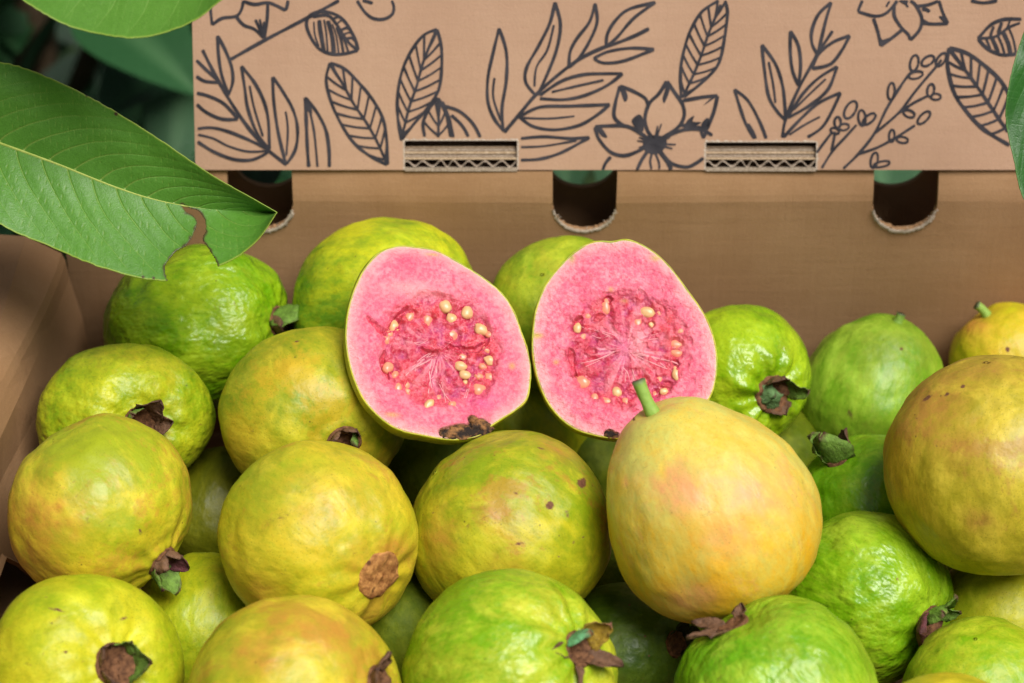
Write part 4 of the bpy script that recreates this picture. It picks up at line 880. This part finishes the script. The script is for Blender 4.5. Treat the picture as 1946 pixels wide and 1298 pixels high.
sd2 = [(467, 430, 24, 44, 0, 0), (300, 557, 22, 30, -10, 1), (715, 465, 28, 46, 80, 1), (658, 527, 24, 34, 0, 0), (735, 537, 14, 18, 0, 1), (880, 655, 26, 40, 80, 0), (888, 708, 22, 34, 85, 0), (880, 835, 22, 40, 10, 1), (328, 880, 36, 42, 70, 0), (400, 975, 22, 26, 0, 0), (468, 992, 22, 34, 70, 0), (533, 935, 24, 28, 20, 1), (690, 875, 22, 28, 10, 0), (810, 935, 20, 24, 70, 1), (760, 950, 18, 22, 20, 0)]
cv = lambda Z, L: [Z(x, y)+(a*.36, b*.36, t_, k_) for x, y, a, b, t_, k_ in L]
make_half('left half of a cut pink guava showing seeds, brown rot on its lower rim', (840, 650), .957, out1, .30, .16, Z1(610, 700)+(116, 111), cv(Z1, sd1),
          [Z1(745, 1178)+(36, 14), Z1(840, 1150)+(24, 17), Z1(660, 1190)+(20, 11), Z1(800, 1105)+(10, 8)], .030, 1,
          [[Z1(170, 520), Z1(230, 570), Z1(290, 640)], [Z1(280, 600), Z1(330, 560), Z1(360, 500), Z1(420, 440)], [Z1(640, 650), Z1(730, 680), Z1(830, 675), Z1(900, 610)], [Z1(500, 690), Z1(560, 720), Z1(620, 690)], [Z1(280, 720), Z1(270, 800), Z1(310, 890)]],
          [Z1(560, 720)+Z1(420, 860)+(9, 14), Z1(560, 760)+Z1(520, 900)+(7, 10), Z1(600, 860)+Z1(660, 990)+(5, 12), Z1(520, 640)+Z1(380, 600)+(4, 10), Z1(790, 890)+Z1(760, 980)+(3, 5)],
          [Z1(1035, 775)+(5, 6, (206, 168, 60), .7), Z1(330, 1105)+(14, 5, (206, 178, 80), .6), Z1(430, 330)+(60, 16, (252, 178, 178), .6), Z1(560, 110)+(12, 3, (190, 180, 70), .6), Z1(860, 1000)+(30, 16, (226, 90, 150), .5)])
make_half('right half of a cut pink guava, partly hidden by the stemmed yellow guava', (1187, 650), .960, out2, .22, .05, Z2(590, 690)+(114, 112), cv(Z2, sd2),
          [Z2(485, 1190)+(11, 8), Z2(520, 1200)+(8, 6)], .030, 2,
          [[Z2(400, 515), Z2(440, 490), Z2(460, 480)], [Z2(290, 520), Z2(320, 500)], [Z2(260, 690), Z2(275, 780), Z2(290, 850)], [Z2(870, 750), Z2(880, 790)], [Z2(810, 885), Z2(850, 890)], [Z2(470, 385), Z2(500, 390)], [Z2(370, 690), Z2(410, 700)]],
          [Z2(630, 700)+Z2(830, 800)+(10, 12), Z2(640, 640)+Z2(780, 590)+(5, 12), Z2(520, 620)+Z2(410, 590)+(7, 12), Z2(520, 700)+Z2(390, 790)+(6, 12), Z2(620, 760)+Z2(640, 860)+(4, 8), Z2(580, 790)+Z2(600, 870)+(3, 5)],
          [Z2(660, 650)+(16, 44, (250, 160, 170), .7), Z2(570, 690)+(10, 40, (232, 110, 150), .6), Z2(500, 330)+(5, 5, (206, 170, 90), .7), Z2(580, 395)+(8, 5, (200, 150, 80), .6), Z2(60, 610)+(12, 5, (196, 176, 60), .9), Z2(175, 770)+(5, 4, (206, 170, 80), .7), Z2(270, 140)+(6, 9, (170, 170, 60), .9), Z2(770, 140)+(10, 6, (200, 180, 90), .8), Z2(890, 660)+(14, 14, (238, 150, 130), .4)])

# ================================================================== leaves
def leaf_mat(name, c1, c2, vein, edge, tr=.12, rough=.42):
    t = NT(name); at = t.attr('leaf'); sep = t.n('ShaderNodeSeparateColor'); t.l(at.outputs['Color'], sep.inputs[0])
    a = t.noise(30, 3); b = t.noise(420, 3, .6); f = t.noise(1500, 2, .6)
    c = t.mix(t.math('ADD', t.math('MULTIPLY', a, .6), t.math('MULTIPLY', b, .4)), lin4(c1), lin4(c2))
    c = t.mix(t.rng(f, .45, .75, 0, .25), c, lin4(tuple(x*.6 for x in c1)))
    c = t.mix(t.math('MULTIPLY', sep.outputs[0], .75), c, lin4(vein)); c = t.mix(sep.outputs[1], c, lin4(edge)); c = t.mix(sep.outputs[2], c, lin4((70, 44, 34)))
    t.fin(c, t.rng(b, .3, .7, rough-.05, rough+.08), .45, t.bump(t.math('ADD', b, f), .0002, .6))
    tl = t.n('ShaderNodeBsdfTranslucent'); t.l(c, tl.inputs[0]); mx = t.n('ShaderNodeMixShader'); mx.inputs[0].default_value = tr
    t.l(t.b.outputs[0], mx.inputs[1]); t.l(tl.outputs[0], mx.inputs[2]); t.l(mx.outputs[0], t.out.inputs['Surface'])
    return t.m
LEAFM = leaf_mat('leaf_green', (64, 116, 26), (102, 156, 58), (170, 184, 90), (172, 186, 70))
LEAFL = leaf_mat('leaf_light', (70, 118, 34), (104, 152, 58), (150, 182, 96), (160, 180, 70))
LEAFD = leaf_mat('leaf_dark', (34, 84, 26), (58, 112, 44), (110, 150, 84), (90, 136, 60))
MIDRIB = flat('leaf_midrib', (150, 168, 70), (186, 196, 104), 300, .5, .35, .0002)
def make_leaf(label, mid, top, bot, dep, fold_t, fold_b, mat, nveins=13, bite=None, spots=(), bow=0.0, lag=(.30, .15), bulge=.0008):
    n, m = 420, 90
    c = resample(catmull(mid, 4), n); T = resample(catmull(top, 4), n); B = resample(catmull(bot, 4), n)
    s = np.linspace(0, 1, n); tt = np.linspace(-1, 1, 2*m+1)
    t = tt[None, :, None]
    jt = 1+.006*vnoise(np.stack([s*90, s*0, s*0], -1), 3)[:, None, None]
    uv = np.where(t < 0, c[:, None]+(T-c)[:, None]*(-t)*jt, c[:, None]+(B-c)[:, None]*t*jt)
    at_ = np.abs(tt)[None]; S = s[:, None]+0*at_
    # lateral veins: curve forward (towards the tip) as they go out
    vein = np.zeros((n, 2*m+1)); blg = np.zeros_like(vein)
    Lp = np.linalg.norm(np.diff(c, axis=0), axis=1).sum()
    for side in (0, 1):
        sel = (tt <= 0) if side == 0 else (tt >= 0)
        q = S-lag[side]*at_**1.5-.05*at_+(.018 if side else 0)+.006*vnoise(np.stack([S*9, at_*3+0*S, 0*S+side], -1), 4)
        ph = q*nveins; fr = np.abs(ph-np.round(ph))/nveins*Lp
        idn = np.round(ph); ok = (at_ < .93)
        vv = np.clip(1-fr/(2.4-1.5*at_), 0, 1)*ok*(.85-.6*at_)*sstep(1.0, .88, S)
        bb = np.cos(2*np.pi*ph)*(1-.5*at_)
        vein[:, sel] = vv[:, sel]; blg[:, sel] = bb[:, sel]
    # fine cross veins
    q = S*Lp*.05+np.sin(at_*7)*.15; cr = np.abs((S*nveins*4+at_*1.2) % 1-.5)
    vein = np.maximum(vein, .26*np.clip(1-cr/.06, 0, 1)*(vnoise(np.stack([S*60, at_*6+0*S, 0*S], -1), 3) > 0)*(at_ > .2))
    dpt = dep(uv[..., 0], uv[..., 1])+np.where(tt < 0, fold_t, fold_b)[None]*at_**1.15+bow*(S-.5)**2
    dpt = dpt+np.where(tt < 0, .35, 1.0)[None]*bulge*blg*at_*(1-at_)*1.3+.0007*vein*(at_ > .03)
    dpt = dpt+.002*vnoise(np.stack([S*7, tt[None]*2+0*S, 0*S], -1), 6)*at_
    W = P(uv[..., 0], uv[..., 1], dpt)
    ew = np.minimum((1-at_)*np.where(tt < 0, np.linalg.norm(T-c, axis=1)[:, None], np.linalg.norm(B-c, axis=1)[:, None]), 1e9)
    edge = sstep(3.6, 1.0, ew)*.55
    dark = np.zeros_like(edge)
    for (su, sv, r_) in spots: dark = np.maximum(dark, sstep(r_*1.3, r_*.5, np.hypot(uv[..., 0]-su, uv[..., 1]-sv)))
    F = grid_faces(n, 2*m+1)
    if bite is not None:
        poly = catmull(bite, 2, True)
        fx = uv.reshape(-1, 2)
        def inpoly(p):
            r = np.zeros(len(p), bool); j = len(poly)-1
            for i in range(len(poly)):
                a, b = poly[i], poly[j]
                cnd = ((a[1] > p[:, 1]) != (b[1] > p[:, 1])) & (p[:, 0] < (b[0]-a[0])*(p[:, 1]-a[1])/(b[1]-a[1]+1e-12)+a[0]); r ^= cnd; j = i
            return r
        cen = fx[F].mean(1); near = (np.abs(cen[:, 0]-poly[:, 0].mean()) < 160) & (np.abs(cen[:, 1]-poly[:, 1].mean()) < 160)
        kill = np.zeros(len(F), bool); kill[near] = inpoly(cen[near]); F = F[~kill]
        dd = np.full(len(fx), 1e9)
        for p in poly: dd = np.minimum(dd, np.hypot(fx[:, 0]-p[0], fx[:, 1]-p[1]))
        dark = np.maximum(dark, (sstep(5.0, .8, dd+2.2*vnoise(np.c_[fx*.12, fx[:, :1]*0], 5))*.85).reshape(dark.shape))
    base = W[0, m]; root = empty('leaf', tuple(base), label, 'leaf', 'guava leaves around the carton')
    me = new_mesh(W.reshape(-1, 3)-base, F); set_attr(me, 'leaf', np.stack([vein.ravel(), edge.ravel(), dark.ravel()], 1))
    o = add('blade', me, mat, root); md = o.modifiers.new('thickness', 'SOLIDIFY'); md.thickness = .0003; md.offset = 1
    mp = W[::6, m]-base; rad = np.linspace(.0009, .00035, len(mp)); vd = np.array([0, 0, 0])-FW
    Vt, Ft = tube(mp+vd*(-.0001), rad, 8); add('midrib', new_mesh(Vt, Ft), MIDRIB, root)
    return root
bite = [(345, 388), (362, 396), (378, 402), (390, 420), (391, 440), (386, 456), (398, 475), (412, 500), (414, 540), (330, 545), (318, 532), (314, 505), (335, 478), (352, 468), (366, 448), (374, 424), (366, 410), (352, 402)]
make_leaf('large green leaf with a bitten notch reaching over the left side of the carton',
          [(-190, 215), (-90, 240), (0, 272), (110, 312), (210, 352), (290, 378), (370, 394), (440, 400), (527, 404)],
          [(-190, 215), (-120, 130), (0, 118), (100, 150), (200, 200), (300, 262), (400, 330), (480, 376), (527, 403)],
          [(-190, 215), (-110, 350), (0, 427), (90, 467), (180, 505), (270, 530), (330, 532), (400, 512), (450, 490), (492, 455), (527, 404)],
          lambda u, v: .935-.00002*(u-250)+.00002*(v-350), -.008, -.016, LEAFM, 15, bite, spots=[(221, 216, 4), (165, 181, 2.5), (100, 309, 3), (272, 527, 3), (292, 529, 3)], bow=.03)
make_leaf('light green leaf hanging in from the top left edge', [(-60, -150), (60, -110), (200, -70), (330, -50), (520, -70)], [(-60, -150), (80, -200), (220, -210), (380, -160), (520, -70)], [(-60, -150), (0, -40), (45, 2), (130, 50), (230, 72), (295, 68), (370, 40), (420, 2), (520, -70)],
          lambda u, v: .90+0*u, -.01, -.022, LEAFL, 11, lag=(-.1, -.12))
make_leaf('narrow dark green leaf at the right edge in front of the printed carton', [(2040, -60), (2010, 60), (2000, 200), (2000, 320), (2030, 470)], [(2040, -60), (1968, 20), (1936, 90), (1915, 175), (1912, 232), (1926, 300), (1950, 385), (2030, 470)], [(2040, -60), (2070, 100), (2090, 230), (2080, 350), (2030, 470)],
          lambda u, v: .93+0*u, -.004, -.02, LEAFD, 12)

# ------------------------------------------------------------------ trees behind: leaves out of focus
def bg_leaf_mesh():
    n, m = 14, 7; s = np.linspace(0, 1, n); tt = np.linspace(-1, 1, m)
    w = .25*np.sin(np.pi*s**.85)**.8
    V = np.stack([(w[:, None]*tt), s[:, None]+0*tt, .22*w[:, None]*np.abs(tt)*1.6-.25*(s[:, None]-.3)**2*1.0+0*tt], -1).reshape(-1, 3)
    me = new_mesh(V, grid_faces(n, m)); e = np.zeros((n, m, 3)); e[:, 3, 0] = .8; set_attr(me, 'leaf', e.reshape(-1, 3)); return me
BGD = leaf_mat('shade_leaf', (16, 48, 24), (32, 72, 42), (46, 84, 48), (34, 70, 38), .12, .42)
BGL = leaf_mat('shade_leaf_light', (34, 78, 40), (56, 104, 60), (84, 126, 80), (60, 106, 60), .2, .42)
meD = bg_leaf_mesh(); meD.materials.append(BGD); meL = meD.copy(); meL.materials.clear(); meL.materials.append(BGL)
bark = flat('bark', (62, 50, 38), (96, 80, 60), 60, .9, .15, .003)
def tree(name, label, base, limbs, leaves):
    root = empty(name, base, label, 'tree')
    parts = [tube(np.array(l)-np.array(base), np.linspace(r0, r1, len(l)), 8) for l, r0, r1 in limbs]
    V, F = join(parts); add('branch', new_mesh(V, F), bark, root)
    for (p, yaw, pitch, roll, sz, light) in leaves:
        o = bpy.data.objects.new('leaf', meL if light else meD); col.objects.link(o); o.parent = root
        o.location = Vector(p)-Vector(base); o.rotation_euler = (pitch, roll, yaw); o.scale = (sz, sz, sz)
rs = np.random.default_rng(11)
lv = []
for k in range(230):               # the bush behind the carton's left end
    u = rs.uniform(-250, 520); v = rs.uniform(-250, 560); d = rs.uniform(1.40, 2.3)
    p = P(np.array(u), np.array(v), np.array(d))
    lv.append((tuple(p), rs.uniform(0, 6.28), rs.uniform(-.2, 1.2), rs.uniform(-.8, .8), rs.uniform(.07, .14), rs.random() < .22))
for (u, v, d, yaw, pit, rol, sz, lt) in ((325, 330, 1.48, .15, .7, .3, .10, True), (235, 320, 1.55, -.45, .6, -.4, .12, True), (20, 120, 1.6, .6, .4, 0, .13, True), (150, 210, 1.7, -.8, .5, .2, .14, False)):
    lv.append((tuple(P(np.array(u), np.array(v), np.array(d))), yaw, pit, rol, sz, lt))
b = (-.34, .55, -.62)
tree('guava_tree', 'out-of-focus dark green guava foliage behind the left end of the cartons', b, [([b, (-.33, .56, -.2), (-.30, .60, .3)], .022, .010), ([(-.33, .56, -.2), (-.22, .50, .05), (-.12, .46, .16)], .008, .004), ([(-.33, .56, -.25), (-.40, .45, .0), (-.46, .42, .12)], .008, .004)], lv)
lv = []
for (u, v, d, yaw, pit, rol, sz, lt) in ((1078, 372, 1.30, .1, .5, 0, .07, True), (1150, 372, 1.32, -.2, .5, .3, .06, True), (1680, 385, 1.30, .1, .5, .1, .12, True), (1740, 390, 1.31, -.1, .5, -.1, .13, True), (480, 380, 1.14, .3, .8, .4, .05, False)):
    lv.append((tuple(P(np.array(u), np.array(v), np.array(d))), yaw, pit, rol, sz, lt))
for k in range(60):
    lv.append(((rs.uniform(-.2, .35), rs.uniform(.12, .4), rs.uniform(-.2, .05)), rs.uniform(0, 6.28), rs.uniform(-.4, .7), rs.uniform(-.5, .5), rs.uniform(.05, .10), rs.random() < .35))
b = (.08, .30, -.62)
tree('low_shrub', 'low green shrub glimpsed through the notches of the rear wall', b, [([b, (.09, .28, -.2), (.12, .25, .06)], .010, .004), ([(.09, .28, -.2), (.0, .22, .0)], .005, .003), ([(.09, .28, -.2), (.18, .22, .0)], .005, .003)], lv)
